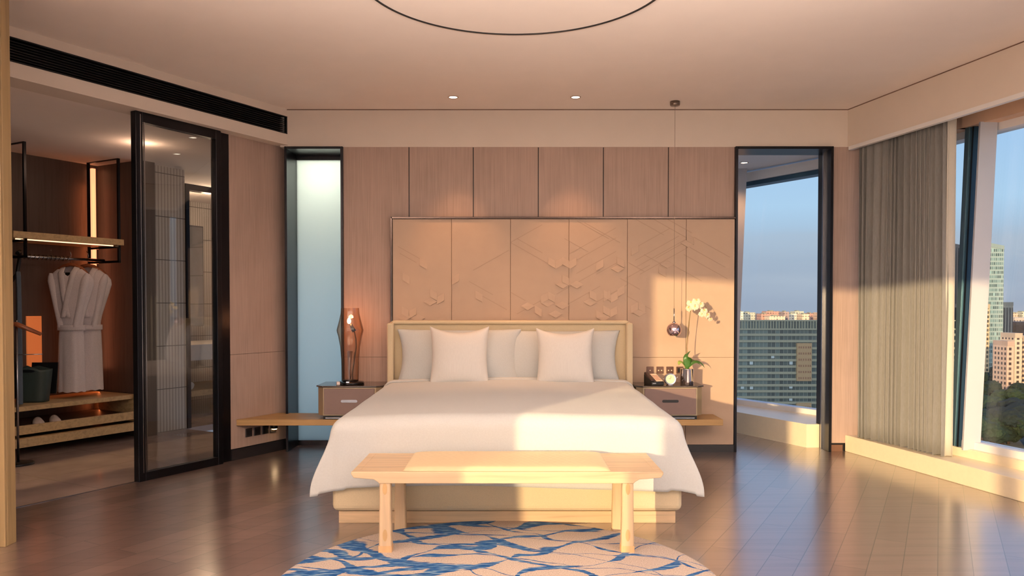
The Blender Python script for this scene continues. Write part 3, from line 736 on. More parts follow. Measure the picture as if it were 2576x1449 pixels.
def rib(x0, y0, x1, y1, w=.0020, lift=.0016):
    p, q = W2(x0, y0), W2(x1, y1); d = (q-p).normalized(); n = Vector((-d.z, 0, d.x))*w; o = Vector((0,-lift,0)); k = Vector((0,.003,0))
    b.hexa([p-n+k, q-n+k, q+n+k, p+n+k], [p-n+o, q-n+o, q+n+o, p+n+o])
S = .52/.93
def dn(x, y, L): rib(x, y, x+L, y+L*S)
def up(x, y, L): rib(x, y, x+L, y-L*S)
for x, y, L in ((1001,620,55),(1005,637,42),(1284,610,95),(1300,600,65),(1180,708,60),(1284,735,38),(1470,560,90),(1452,556,80),(1600,552,70),(1645,552,95),(1680,552,60),(1745,596,92),(1735,622,90),(1720,640,110),(1580,660,40),(1620,640,55),(1578,745,60),(1690,665,75),(1560,700,50),(1420,600,60),(1205,740,70)): dn(x, y, L)
for x, y, L in ((1284,610,80),(1190,680,90),(1400,740,110),(1430,640,120),(1440,660,110),(1450,688,100),(1600,622,85),(1598,655,110),(1600,672,125),(1610,690,120),(1420,770,90),(1500,690,60),(1300,790,60),(1500,760,80),(1575,700,60),(1650,650,80)): up(x, y, L)
obj('ribs', b, M_leather_line, wp)

# ================================================================== BED
XL, XR = -1.017, .962; XM = (XL+XR)/2; YF = 4.345; YH = 6.36
bed = thing('bed', 'king size bed with cream upholstered headboard and base', 'bed', (XM, 5.4, 0))
b = MB(); b.box(XL+.035, XR-.035, YF+.025, 6.3, 0, .068); b.bevel(.002, 1); obj('plinth', b, M_oak, bed)
b = MB(); b.box(XL, XR, YF, 6.36, .070, .31); b.bevel(.035, 4); o = obj('base', b, M_upholst, bed)
b = MB(); b.box(XL+.03, XR-.03, YF+.03, 6.34, .31, .545); b.bevel(.05, 4); obj('mattress', b, M_white_linen, bed)
# headboard with wrap-round border
hx0, hx1 = atY(978,880,6.40).x, atY(1588,880,6.40).x; hz = atY(1280,806,6.40).z
def rr(x0, x1, z0, z1, r, n=6):
    P = [(x0,z0),(x1,z0)]
    P += [(x1-r+r*math.cos(a*PI/2/n), z1-r+r*math.sin(a*PI/2/n)) for a in range(n+1)]
    P += [(x0+r-r*math.sin(a*PI/2/n), z1-r+r*math.cos(a*PI/2/n)) for a in range(n+1)]
    return P
b = MB(); b.prism(rr(hx0, hx1, .07, hz, .05), 6.385, 6.468, axis='y'); b.bevel(.022, 3); obj('headboard', b, M_upholst, bed)
b = MB()
path = rr(hx0+.028, hx1-.028, .07, hz-.028, .05); pts = path[1:]+[path[0]]
b.box(hx0, hx0+.052, 6.30, 6.40, .07, hz-.02); b.box(hx1-.052, hx1, 6.30, 6.40, .07, hz-.02); b.box(hx0+.03, hx1-.03, 6.35, 6.40, hz-.03, hz-.002)
b.bevel(.022, 4); obj('headboard_border', b, M_upholst, bed)
# duvet: a draped sheet
ZT = .600
def smooth(t): t = max(0, min(1, t)); return t*t*(3-2*t)
DH = .37; DS = .38
def duvet(u, v):
    # sheet coordinates
    wx = (XR-XL)/2+.004; a = (u*2-1)*(wx+DS); bb = v*(6.20-YF+.03+DH)-DH     # bb: distance inward from front edge (negative = hanging)
    sx = 1 if a > 0 else -1; ea = max(0, abs(a)-wx+.08); eb = max(0, -bb+.08)
    top = ZT + .025*(1-(abs(a)/wx)**2 if abs(a) < wx else 0)*1.0 + .02*smooth((bb)/1.9)
    R_ = .08
    def drape(e):           # arc of radius R_ then straight down; returns (outward, drop)
        if e < R_*PI/2: return R_*math.sin(e/R_), R_*(1-math.cos(e/R_))
        return R_, R_+(e-R_*PI/2)
    x = XM+max(-wx+.08, min(wx-.08, a)); y = YF-.03+max(.08, bb)
    if ea > 0 and eb > 0:
        e = max(ea, eb); th = math.atan2(eb, ea); o, dr = drape(e)
        k = smooth((dr-.04)/.36)
        spike = math.exp(-((th-.60)/.34)**2)
        fl = .012+.125*spike
        x += sx*(o*math.cos(th)**.5 if th < PI/2-.001 else 0) + sx*fl*k*math.cos(th); y -= o*math.sin(th)**.5 + k*(.0+.03*spike)
        dr = dr*(1+.05*spike)
    elif ea > 0:
        o, dr = drape(ea); x += sx*(o+.012*smooth(dr/.35)+.006*math.sin(bb*6)*smooth(dr/.3))
    elif eb > 0:
        o, dr = drape(eb); y -= o + .004*math.sin(a*7)*smooth(dr/.3)
        dr += .012*math.sin(a*2.3)*smooth(dr/.3)
    else: dr = 0
    n = .004*noise.noise(Vector((a*3, bb*3, 0)))
    return (x, y, max(.1, top-dr+n*(1 if dr < .1 else 0)))
b = MB(); b.grid(duvet, 150, 130)
dv = tag(obj('duvet', b, M_white_linen, org=(XM, 5.2, .55)), 'large smooth white duvet spread over the bed and hanging to the front', 'duvet')
m_ = dv.modifiers.new('t', 'SOLIDIFY'); m_.thickness = .012; m_.offset = -1
# turned-back top hem of the duvet
b = MB()
def hem(u, v):
    wx = (XR-XL)/2+.012; a = (u*2-1)*(wx+.05); z = ZT+.025*(1-min(1,(abs(a)/wx))**2)+.02; e = max(0, abs(a)-wx+.08)
    x = XM+max(-wx+.08, min(wx-.08, a))+ (math.copysign(.085*math.sin(min(e/.08, PI/2)), a)); z -= .085*(1-math.cos(min(e/.08, PI/2)))
    c = 2*PI*v; return (x, 6.20+.05*math.cos(c), z+.002+.013*math.sin(c))
b.grid(hem, 80, 14); obj('folded_hem', b, M_white_linen, dv)

# pillows
def pillow(name, lab, grp, cx, cy, cz, w, h, t, lean, ears, mat, rz=0, cat='pillow', pinch=.17):
    """upright cushion whose bottom centre is (cx,cy,cz)"""
    M = Matrix.Translation((cx, cy, cz)) @ Matrix.Rotation(rz, 4, 'Z') @ Matrix.Rotation(-lean, 4, 'X')
    b = MB(M); n = 26; seed = random.random()*9
    def f(side):
        def g(u, v):
            a, c = u*2-1, v*2-1
            x = a*w/2*(1-pinch*(1-c*c)**1*abs(a)**2*.6*(1 if ears else .35)); z = c*h/2
            z -= (ears*(1-a*a)) * (1 if c > 0 else -.35) * abs(c)**3
            th = t/2*(max(0,1-a*a)**.5)*(max(0,1-abs(c)**2.4)**.55)
            th *= 1+.05*noise.noise(Vector((a*1.7+seed, c*1.7, 0)))
            wr = .004*math.sin(9*(a+c*.6)+seed)*abs(a*c)
            return (x, side*(th+.001)+wr, z+h/2)
        return g
    b.grid(f(-1), n, n); b.grid(f(1), n, n)
    bmesh.ops.remove_doubles(b.bm, verts=b.bm.verts, dist=.0025)
    o = obj(name, b, mat, org=(cx, cy, cz)); subsurf(o, 1); return tag(o, lab, cat, grp)
zb = ZT-.005
G = 'bed pillows along the headboard'
pillow('bed_pillow', 'wide white bed pillow against the headboard, left side, with loose corner', G, -.43, 6.26, zb-.01, 1.05, .47, .20, .16, .012, M_white_linen)
pillow('bed_pillow', 'wide white bed pillow against the headboard, right side', G, .385, 6.30, zb-.01, 1.04, .46, .20, .16, .012, M_white_linen)
G = 'square cushions propped on the bed'
pillow('square_cushion', 'square white satin cushion with peaked corners on the left half of the bed', G, -.415, 6.085, zb-.005, .49, .50, .20, .20, .065, M_satin, .03, 'cushion')
pillow('square_cushion', 'square white satin cushion with peaked corners on the right half of the bed', G, .42, 6.085, zb-.005, .48, .485, .20, .20, .06, M_satin, -.03, 'cushion')

# ================================================================== END BENCH
YBF, YBB = 3.80, 4.285
bn = thing('end_bench', 'pale oak bench with leather pad at the foot of the bed', 'bench', (-.02, 4.02, 0))
zt = .414; bx0, bx1 = atY(883,1190,YBF).x, atY(1669,1190,YBF).x; lx0, lx1 = atY(968,1300,YBF).x, atY(1580,1300,YBF).x
def apron(y0, y1, nm='apron'):
    b = MB(); pts = [(bx0,zt-.012),(bx0+.012,zt-.03),(lx0-.055,zt-.038),(lx0-.032,zt-.052),(lx0-.03,zt-.058),(lx1+.03,zt-.058),(lx1+.032,zt-.052),(lx1+.055,zt-.038),(bx1-.012,zt-.03),(bx1,zt-.012),(bx1,zt),(bx0,zt)]
    b.prism(pts, y0, y1, axis='y'); b.bevel(.003, 2); return obj(nm, b, M_oak, bn)
apron(YBF, YBF+.03); apron(YBB-.03, YBB)
b = MB(); b.box(bx0+.006, bx1-.006, YBF+.03, YBB-.03, zt-.028, zt-.001); b.box(bx0+.002, bx0+.04, YBF+.03, YBB-.03, zt-.03, zt+.0005); b.box(bx1-.04, bx1-.002, YBF+.03, YBB-.03, zt-.03, zt+.0005); b.bevel(.001, 1); obj('seat', b, M_oak, bn)
for x in (lx0, lx1):
    b = MB(); b.box(x-.02, x+.02, YBF+.01, YBB-.01, zt-.075, zt-.03); obj('cross_rail', b, M_oak, bn)
def bleg(x, y, back):
    b = MB(); w0, w1 = .0272, .032   # half widths top, bottom
    yy = .026
    def sec(w, z, r=.005):
        P = []
        for sx, sy in ((1,1),(-1,1),(-1,-1),(1,-1)):
            P += [(x+sx*(w-r), y+sy*yy, z), (x+sx*w, y+sy*(yy-r), z)] if (sx*sy) < 0 else [(x+sx*w, y+sy*(yy-r), z), (x+sx*(w-r), y+sy*yy, z)]
        return P
    zs = [(w1,0.0),(w1-.001,.08),(w0+.0005,.24),(w0,zt-.045)]
    rings = [[b.v(p) for p in sec(w, z)] for w, z in zs]
    for k in range(len(rings)-1):
        for i in range(8): b.face([rings[k][i], rings[k][(i+1)%8], rings[k+1][(i+1)%8], rings[k+1][i]])
    b.face(rings[0][::-1]); b.face(rings[-1]); lg = obj('leg', b, M_oak_up, bn)
    if not back:
        for z in (.098, zt-.085):
            b = MB(); P = [(x+.0115*math.cos(a*PI/8)*1, z+.030*math.sin(a*PI/8)) for a in range(16)]
            b.prism(P, y-yy-.0012, y-yy+.004, axis='y'); tag(obj('peg', b, wood('peg_oak', srgb(196,160,112), .85, (40,40,4)), lg), 'darker oval oak peg')
        b = MB(); b.box(x-w1-.0008, x+w1+.0008, y-yy-.0008, y+yy+.0008, 0, .045); tag(obj('foot_cap', b, wood('foot_oak', srgb(214,172,124), .85, (30,30,6)), lg), 'slightly darker foot cap')
for x in (lx0, lx1): bleg(x, YBF+.03, False)
bleg(lx0+.012, YBB-.03, True); bleg(lx1+.010, YBB-.03, True)
b = MB(); p0, p1 = atY(1012,1185,YBF+.01).x, atY(1537,1185,YBF+.01).x
def pad(u, v):
    a, c = u*2-1, v*2-1; e = max(0,1-abs(a)**14)*max(0,1-abs(c)**8)
    return (p0+(p1-p0)*u, YBF+.012+(YBB-YBF-.02)*v, zt+.001+.021*e**.5+.0012*math.sin(u*170)*math.sin(v*40)*e)
b.grid(pad, 160, 24); pdl = MB
o = obj('seat_pad', b, plain('pad_leather', srgb(232,208,166), .5, noise_amt=.02), bn); tag(o, 'cream leather seat pad')
b = MB(); b.box(p0+.002, p1-.002, YBF+.014, YBB-.01, zt, zt+.002); obj('pad_underside', b, M_upholst, o)

# ================================================================== RUG
def rug_material():
    m, nt, b = newmat('painted_rug'); L = nt.links.new
    # two crossing sets of long brush strokes, bent by a slow noise
    vec = coords(nt, (1,1,1)); nz = N(nt, 'ShaderNodeTexNoise', Detail=2.0, Scale=1.7); L(vec, nz.inputs['Vector'])
    sn = nt.nodes.new('ShaderNodeSeparateColor'); L(nz.outputs['Color'], sn.inputs[0]); sp_ = nt.nodes.new('ShaderNodeSeparateXYZ'); L(vec, sp_.inputs[0])
    n2 = N(nt, 'ShaderNodeTexNoise', Detail=1.0, Scale=3.2); L(vec, n2.inputs['Vector']); s2_ = nt.nodes.new('ShaderNodeSeparateColor'); L(n2.outputs['Color'], s2_.inputs[0])
    def M_(op, a_, b_=None, c_=None):
        q = N(nt, 'ShaderNodeMath', operation=op)
        for i, x in enumerate((a_, b_, c_)):
            if x is None: continue
            if isinstance(x, (int, float)): q.inputs[i].default_value = x
            else: L(x, q.inputs[i])
        return q.outputs[0]
    res = []
    for k, (kx, ky, wn_, th_) in enumerate(((2.5, 3.7, sn.outputs[0], s2_.outputs[0]), (-2.2, 3.9, sn.outputs[1], s2_.outputs[1]), (1.1, 4.6, sn.outputs[2], s2_.outputs[2]))):
        t_ = M_('ADD', M_('MULTIPLY', sp_.outputs[0], kx), M_('MULTIPLY', sp_.outputs[1], ky)); t_ = M_('MULTIPLY_ADD', wn_, 2.6, t_)
        d_ = M_('ABSOLUTE', M_('SUBTRACT', M_('FRACT', t_), .5))
        left = M_('MULTIPLY', sp_.outputs[0], -.07)
        th = M_('MAXIMUM', M_('ADD', M_('MULTIPLY_ADD', th_, .62, -.235 if k < 2 else -.30), left), .014)
        res.append(M_('DIVIDE', d_, th))
    dmin = M_('MINIMUM', M_('MINIMUM', res[0], res[1]), res[2])
    v3 = coords(nt, (14,70,1), (0,0,.25)); n3 = N(nt, 'ShaderNodeTexNoise', Detail=4.0, Scale=1.0); L(v3, n3.inputs['Vector'])
    sm = N(nt, 'ShaderNodeMath', operation='MULTIPLY_ADD'); L(n3.outputs['Fac'], sm.inputs[0]); sm.inputs[1].default_value = 1.2; sm.inputs[2].default_value = -.6
    s2 = N(nt, 'ShaderNodeMath', operation='ADD'); L(dmin, s2.inputs[0]); L(sm.outputs[0], s2.inputs[1])
    st = N(nt, 'ShaderNodeMapRange'); L(s2.outputs[0], st.inputs['Value']); st.inputs['From Min'].default_value = .9; st.inputs['From Max'].default_value = 1.1; st.inputs['To Min'].default_value = 1; st.inputs['To Max'].default_value = 0
    blue = ramp(nt, n3.outputs['Fac'], [(.3, srgb(18,54,104)), (.48, srgb(36,84,138)), (.58, srgb(90,124,158)), (.7, srgb(150,168,184))])
    v4 = coords(nt, (160,160,1)); n4 = N(nt, 'ShaderNodeTexNoise', Detail=2.0, Scale=1.0); L(v4, n4.inputs['Vector'])
    base = ramp(nt, n4.outputs['Fac'], [(.3, srgb(168,154,144)), (.7, srgb(204,190,178))])
    mx = N(nt, 'ShaderNodeMix', data_type='RGBA'); L(st.outputs[0], mx.inputs[0]); L(base, mx.inputs[6]); L(blue, mx.inputs[7]); L(mx.outputs[2], b.inputs['Base Color'])
    b.inputs['Roughness'].default_value = .95; b.inputs['Specular IOR Level'].default_value = .1
    bp = N(nt, 'ShaderNodeBump', Strength=.5, Distance=.004); L(n4.outputs['Fac'], bp.inputs['Height']); L(bp.outputs['Normal'], b.inputs['Normal'])
    return m
b = MB(); c = (-.06, 3.40, 0); b.lathe([(0,.0),(.985,.0),(.992,.004),(.988,.010),(.975,.0125),(.6,.0125),(0,.0125)], c, 160, caps=False)
tag(obj('rug', b, rug_material(), org=c), 'round beige rug with blue brush-stroke lattice, lying under the bench', 'rug')

# ================================================================== SHELVES + NIGHTSTANDS
b = MB(); zs = .322; yf = 6.185
pl = O0 + A*((yf-O0.y)/A.y)
b.prism([(pl.x+.004, yf), (-1.03, yf), (-1.03, YB-.002), (-1.415, YB-.002), (-1.42, YB+.0), (K(.5,0).x+.004, K(.5,0).y)], zs-.048, zs); b.bevel(.002, 1)
tag(obj('wall_shelf', b, M_shelfoak, org=(-1.5, 6.4, zs)), 'thick oak wall shelf running into the left corner, under the lamp table', 'shelf', 'oak shelves beside the bed')
b = MB(); b.box(1.0, 1.69, yf, YP-.002, zs-.048, zs); b.bevel(.002, 1)
tag(obj('wall_shelf', b, M_shelfoak, org=(1.35, 6.4, zs)), 'thick oak wall shelf right of the bed, under the telephone table', 'shelf', 'oak shelves beside the bed')
M_drawer = plain('drawer_mauve', srgb(124,102,96), .45, noise_amt=.02)
M_frame = plain('stand_champagne', srgb(176,158,130), .35, .5, noise_amt=0)
M_slab = glassmat('bronze_glass_top', (.45,.40,.36,1), 2.2)
M_topdark = plain('top_bronze', srgb(92,82,76), .08, .5, noise_amt=0)
def nightstand(x0, x1, yb, lab, handle):
    yfn = 6.19; zt_ = .592; z0 = .352; ch = .05
    t = thing('nightstand', lab, 'nightstand', ((x0+x1)/2, 6.35, zs), 'pair of nightstands on the shelves')
    P = [(x0+ch,yfn),(x1-ch,yfn),(x1,yfn+ch),(x1,yb),(x0,yb),(x0,yfn+ch)]
    b = MB(); b.prism(P, z0, zt_-.012); b.bevel(.003, 1); obj('body', b, M_frame, t)
    b = MB(); b.prism([(x0+.0+ch*.9,yfn-.012),(x1-ch*.9,yfn-.012),(x1+.012,yfn+ch*.8),(x1+.012,yb),(x0-.012,yb),(x0-.012,yfn+ch*.8)], zt_-.011, zt_); b.bevel(.002, 1); obj('top', b, M_topdark, t)
    b = MB(); b.box(x0+ch+.01, x1-ch-.01, yfn-.012, yfn+.001, z0+.01, zt_-.022); b.bevel(.002, 1); dr = obj('drawer', b, M_drawer, t)
    xm = (x0+x1)/2; w = .055
    Pn = [(xm+w*sg+.011*math.cos(a), z0+.118+.011*math.sin(a)) for sg, a0 in ((1,-PI/2),(-1,PI/2)) for a in [a0+k*PI/8 for k in range(9)]]
    b = MB(); b.prism(Pn, yfn-.0145, yfn-.010, axis='y'); tag(obj('handle_slot', b, handle, dr))
    b = MB(); b.box(x0+ch, x1-ch, yfn+.005, yb-.02, zs+.001, z0); obj('foot', b, M_black, t)
    b = MB(); b.box(x0+ch+.02, x1-ch-.02, yfn-.004, yfn+.006, zs+.008, zs+.016); obj('foot_trim', b, M_steel, t)
    return t
nightstand(atY(799,1000,6.22).x, -1.04, YB-.004, 'left nightstand of the bed, mauve drawer and glass top, carrying the lamp', M_steel)
nightstand(1.0, atY(1767,1000,6.22).x, YP-.004, 'right nightstand of the bed, mauve drawer, carrying telephone and orchid', M_blackplastic)
zn = .5925

# smoked glass table lamp
lx, ly = atY(881,900,6.34).x, 6.34
tl = thing('table_lamp', 'smoked glass vase lamp with bare bulb on the left nightstand', 'lamp', (lx, ly, zn))
M_smoke = smoke()
k = 6.34/F
prof = [(21*k,.0),(22*k,30*k),(22.5*k,55*k),(25*k,85*k),(30*k,112*k),(33*k,122*k),(33.5*k,127*k),(32*k,133*k),(27*k,152*k),(23.5*k,168*k),(22.5*k,182*k)]
b = MB(); b.lathe([(r, z+.03) for r, z in prof], (lx, ly, zn), 48, caps=False); obj('glass_body', b, M_smoke, tl)
b = MB(); b.lathe([(0,.0),(.11,.0),(.113,.004),(.113,.014),(.105,.02),(.068,.022),(.066,.034),(0,.036)], (lx, ly, zn), 40, caps=False); obj('base', b, plain('lamp_base_black', srgb(14,14,16), .08, .3, noise_amt=0), tl)
for dx in (-.075, .0):
    b = MB(); b.box(lx+dx-.014, lx+dx+.014, ly-.106, ly-.08, zn+.001, zn+.030); b.bevel(.002,1); obj('clip', b, M_chrome, tl)
b = MB(); b.tube([(lx+.035,ly,zn+.43),(lx+.02,ly,zn+.455),(lx+.005,ly,zn+.49)], [.017,.016,.012], 12); obj('lamp_holder', b, M_blackplastic, tl)
b = MB(); b.tube([(lx+.035,ly,zn+.43),(lx+.047,ly,zn+.37),(lx+.05,ly,zn+.3),(lx+.03,ly,zn+.17),(lx+.018,ly,zn+.08),(lx+.02,ly,zn+.034)], .0035, 8); obj('cord', b, M_blackplastic, tl)
bc = Vector((lx-.008, ly, zn+.515)); b = MB(); b.lathe([(.001,-.022),(.012,-.016),(.0155,0),(.012,.014),(.004,.026),(.001,.03)], bc, 16); obj('bulb', b, emit('lamp_bulb', srgb(255,196,140), 60), tl)
b = MB(); b.tube([(lx,ly+.0,zn+.04),(lx-.004,ly-.01,zn+.16),(lx+.002,ly-.01,zn+.27)], [.004,.012,.022], 10); b.tube([(lx,ly,zn+.04),(lx+.02,ly+.005,zn+.12),(lx+.035,ly,zn+.26)], [.004,.006,.003], 8); obj('inner_glass', b, glassmat('inner_glass', (.8,.74,.7,1), 3.0), tl)

# pendant over the right nightstand
pc = atY(1695.5, 830, 6.30); pr_ = 18.5*6.3/F
pd = thing('pendant_lamp', 'chrome globe pendant on a thin cord over the right nightstand', 'lamp', pc-Vector((0,0,pr_)))
b = MB(); P = [(pr_*math.sin(a), -pr_*math.cos(a)) for a in [(.72+i*(PI-.72-.12)/24) for i in range(25)]]; b.lathe(P+[(r-.002, z) for r, z in P[::-1]], pc, 40, caps=False)
obj('globe', b, plain('mirror_globe', srgb(226,200,206), .05, 1, noise_amt=0), pd)
b = MB(); b.lathe([(pr_*.62,-pr_*.78),(pr_*.64,-pr_*.76),(pr_*.64,-pr_*.70),(pr_*.62,-pr_*.70)], pc, 32, caps=False); obj('rim', b, M_steel, pd)
b = MB(); b.lathe([(.001,-.045),(.013,-.04),(.02,-.022),(.016,0),(.008,.01)], pc, 18); obj('bulb', b, emit('globe_bulb', srgb(255,224,200), 14), pd)
b = MB(); b.tube([pc+Vector((0,0,pr_-.002)), pc+Vector((0,0,pr_+.115))], .0045, 10); b.lathe([(.014,pr_-.004),(.012,pr_+.006),(.005,pr_+.012)], pc, 16); obj('stem', b, M_steel, pd)
b = MB(); b.tube([pc+Vector((0,0,pr_+.11)), (pc.x, pc.y, ZC-.02)], .0016, 6); obj('cord', b, plain('cord_grey', srgb(150,130,115), .5, noise_amt=0), pd)
b = MB(); b.lathe([(0,-.034),(.036,-.034),(.0395,-.028),(.0395,0)], (pc.x, pc.y, ZC-.0005), 32); obj('ceiling_rose', b, plain('rose_nickel', srgb(130,118,108), .3, .9, noise_amt=0), pd)

# switch plates behind the right nightstand
for i, (px, nd, lab) in enumerate(((1635,1,'bronze wall plate with one button, above the telephone'),(1660,2,'bronze wall plate with two buttons, second from the left'),(1685,2,'bronze wall plate with two buttons, above the clock'),(1710,0,'dark socket plate behind the chrome plant pot'))):
    p = atY(px, 931, YP); o = thing('switch_plate', lab, 'switch', (p.x, YP, p.z), 'wall plates over the right nightstand')
    b = MB(); b.box(p.x-.0295, p.x+.0295, YP-.008, YP-.0002, p.z-.0295, p.z+.0295); b.bevel(.002, 1); obj('plate', b, plain('plate_bronze', srgb(110,82,72), .35, .6, noise_amt=0), o)
    for j in range(nd):
        x = p.x+(j-.5*(nd-1))*.026; b = MB(); b.prism([(x+.005*math.cos(a*PI/6), p.z-.002+.005*math.sin(a*PI/6)) for a in range(12)], YP-.0105, YP-.007, axis='y'); obj('button', b, plain('button_ivory', srgb(240,220,190), .3, noise_amt=0), o)
    if nd == 0: b = MB(); b.box(p.x-.018, p.x+.018, YP-.0105, YP-.007, p.z-.018, p.z+.018); obj('socket', b, M_blackplastic, o)

# telephone
p = atY(1646, 962, 6.27); M = Matrix.Translation((p.x, 6.28, zn)) @ Matrix.Rotation(.28, 4, 'Z')
ph = thing('telephone', 'black desk telephone with pale keypad on the right nightstand', 'telephone', (p.x, 6.28, zn))
b = MB(M); P = [(-.075,0),(.075,0),(.075,.085),(-.075,.028)]   # profile in y,z
b.prism(P, -.056, .052, axis='x'); b.bevel(.005, 2); obj('body', b, M_blackplastic, ph)
b = MB(M); P = [(-.068,.036),(-.060,.048),(.060,.100),(.072,.094),(.066,.078),(-.055,.034)]; b.prism(P, -.058, -.022, axis='x'); b.bevel(.006, 2); obj('handset', b, plain('handset_brown', srgb(48,32,32), .3, noise_amt=0), ph)
b = MB(M); P = [(-.066,.0335),(.058,.0815),(.058,.084),(-.066,.036)]; b.prism(P, -.012, .044, axis='x'); kp = obj('keypad', b, plain('keypad_ivory', srgb(232,206,184), .4, noise_amt=0), ph)
b = MB(M)
for r in range(4):
    for c_ in range(3):
        y = -.045+r*.022; z = .0365+(y+.066)*.387+.0005; b.box(-.004+c_*.015, .006+c_*.015, y-.005, y+.005, z, z+.003)
obj('keys', b, plain('key_red_brown', srgb(150,90,76), .4, noise_amt=0), kp)
b = MB(M); b.box(-.05, -.02, -.0765, -.0745, .014, .022); obj('badge', b, M_steel, ph)

# round clock
p = atY(1684, 950, 6.27); c = Vector((p.x, 6.25, zn+.048))
ck = thing('clock', 'round chrome-rimmed table clock beside the telephone', 'clock', (c.x, c.y, zn))
def disc(r0, r1, y0, y1, mat, nm, n=40, par=ck):
    b = MB(Matrix.Translation(c) @ Matrix.Rotation(PI/2-.12, 4, 'X')); b.lathe([(r0, y0), (r1, y1)] if r0 != r1 or True else [], (0,0,0), n); return obj(nm, b, mat, par)
disc(.047,.045,-.02,.02, M_chrome, 'case'); disc(.036,.036,.019,.0215, plain('clock_face', srgb(240,228,186), .5, noise_amt=0), 'face')
b = MB(Matrix.Translation(c) @ Matrix.Rotation(PI/2-.12, 4, 'X')); b.tube([(0,0,.0235),(.004,.022,.0235)], .0012, 6); b.tube([(0,0,.0235),(-.013,.004,.0235)], .0014, 6); obj('hands', b, M_blackplastic, ck)
b = MB(Matrix.Translation(c) @ Matrix.Rotation(PI/2-.12, 4, 'X')); b.tube([(.045,.005,0),(.06,.01,.0),(.062,.022,0)], .003, 6); b.tube([(-.045,.0,0),(-.056,.002,0)], .003, 6); obj('crown', b, M_chrome, ck)
b = MB(); b.lathe([(.032,0),(.03,.005)], (c.x, c.y, zn), 24); obj('foot', b, M_chrome, ck)

# orchid in chrome pot
p = atY(1728, 960, 6.27); oc = Vector((p.x, 6.27, zn)); R_ = 17*6.27/F
op = thing('potted_orchid', 'white orchid arching right, in a chrome cylinder pot', 'plant', oc)
b = MB(); b.lathe([(0,0),(R_*.97,0),(R_,.003),(R_,.128),(R_*1.02,.131),(R_*.96,.131),(R_*.95,.12),(0,.118)], oc, 40, caps=False); obj('pot', b, M_chrome, op)
b = MB(); b.lathe([(0,.1195),(R_*.93,.1195)], oc, 30, caps=False); obj('potting_bark', b, plain('bark', srgb(92,62,44), .95, noise_amt=.3, nscale=(90,90,90), bump=.8), op)
M_leaf = plain('orchid_leaf', srgb(62,104,44), .35, noise_amt=.15, nscale=(20,20,20)); M_leafp = plain('orchid_leaf_pale', srgb(142,160,74), .4, noise_amt=.1)
def leaf(pts, w, mat, nm='leaf', par=op):
    pts = [Vector(q) for q in pts]; n = 12; b = MB()
    def bez(t):
        q = pts[:]
        while len(q) > 1: q = [q[i]*(1-t)+q[i+1]*t for i in range(len(q)-1)]
        return q[0]
    def f(u, v):
        t = v; p_ = bez(t); d = (bez(min(1,t+.02))-bez(max(0,t-.02))).normalized(); s_ = d.cross(Vector((0,-.5,1))).normalized()
        ww = w*math.sin(PI*min(1, .06+t*.94))**.7; k_ = (u-.5)*2
        return p_+s_*ww*k_+Vector((0,0,1))*(.25*ww*k_*k_)
    b.grid(f, 6, n); o = obj(nm, b, mat, par); m_ = o.modifiers.new('t', 'SOLIDIFY'); m_.thickness = .0025; return o
T = oc+Vector((0,0,.125))
leaf([T, T+Vector((.0,.0,.05)), T+Vector((-.005,-.03,.13)), T+Vector((.012,-.06,.15))], .034, M_leaf)
leaf([T, T+Vector((-.03,-.01,.05)), T+Vector((-.07,-.02,.08)), T+Vector((-.075,-.04,.035))], .022, M_leafp)
leaf([T, T+Vector((.03,-.01,.05)), T+Vector((.07,-.01,.075)), T+Vector((.10,-.02,.04))], .020, M_leaf)
leaf([T, T+Vector((.04,.02,.06)), T+Vector((.10,.03,.09)), T+Vector((.15,.03,.01))], .016, M_leaf)
leaf([T, T+Vector((.02,.04,.05)), T+Vector((.05,.07,.08)), T+Vector((.09,.09,.06))], .018, M_leaf)
M_stemg = plain('orchid_stem', srgb(120,104,60), .6, noise_amt=0)
def at2(px, py, y=6.27): return atY(px, py, y)
path = [T, at2(1727,870), at2(1732,820), at2(1738,775), at2(1745,760), at2(1760,758), at2(1775,770), at2(1788,795)]
b = MB(); b.tube(path, [.003]*5+[.0022,.0018,.0014], 8); obj('flower_stem', b, M_stemg, op)
b = MB(); b.tube([T+Vector((.006,.01,0)), at2(1729.5,870,6.285), at2(1735,800,6.285)], .0017, 6); obj('support_stick', b, wood('stick', srgb(170,120,80)), op)
M_petal = fabric('orchid_petal', srgb(250,244,224), .35, amt=.02, bump=0); M_lip = plain('orchid_lip', srgb(240,210,110), .5, noise_amt=0)
def flower(c, r, ax, sd):
    random.seed(sd); z = Vector(ax).normalized(); x = z.cross(Vector((0,0,1))).normalized(); y = x.cross(z)*-1
    b = MB()
    for k, (ang, w, l) in enumerate(((PI/2,.5,1),(PI/2+2.1,.48,.95),(PI/2-2.1,.48,.95),(.15,.95,1.0),(PI-.15,.95,1.0))):
        d = x*math.cos(ang)+y*math.sin(ang); s_ = x*-math.sin(ang)+y*math.cos(ang)
        def f(u, v):
            ww = r*w*.62*math.sin(PI*min(1,.08+v*.9))**.6; kk = (u-.5)*2
            return c+d*r*l*v+s_*ww*kk+z*(.12*r*math.sin(v*3)-.12*r*kk*kk+(.003 if k > 2 else 0))
        b.grid(f, 6, 8)
    fl = obj('flower', b, M_petal, op)
    b = MB(); b.lathe([(.001,-.004),(.005,-.002),(.006,.003),(.001,.009)], c+z*.006-y*.004, 10); obj('lip', b, M_lip, fl)
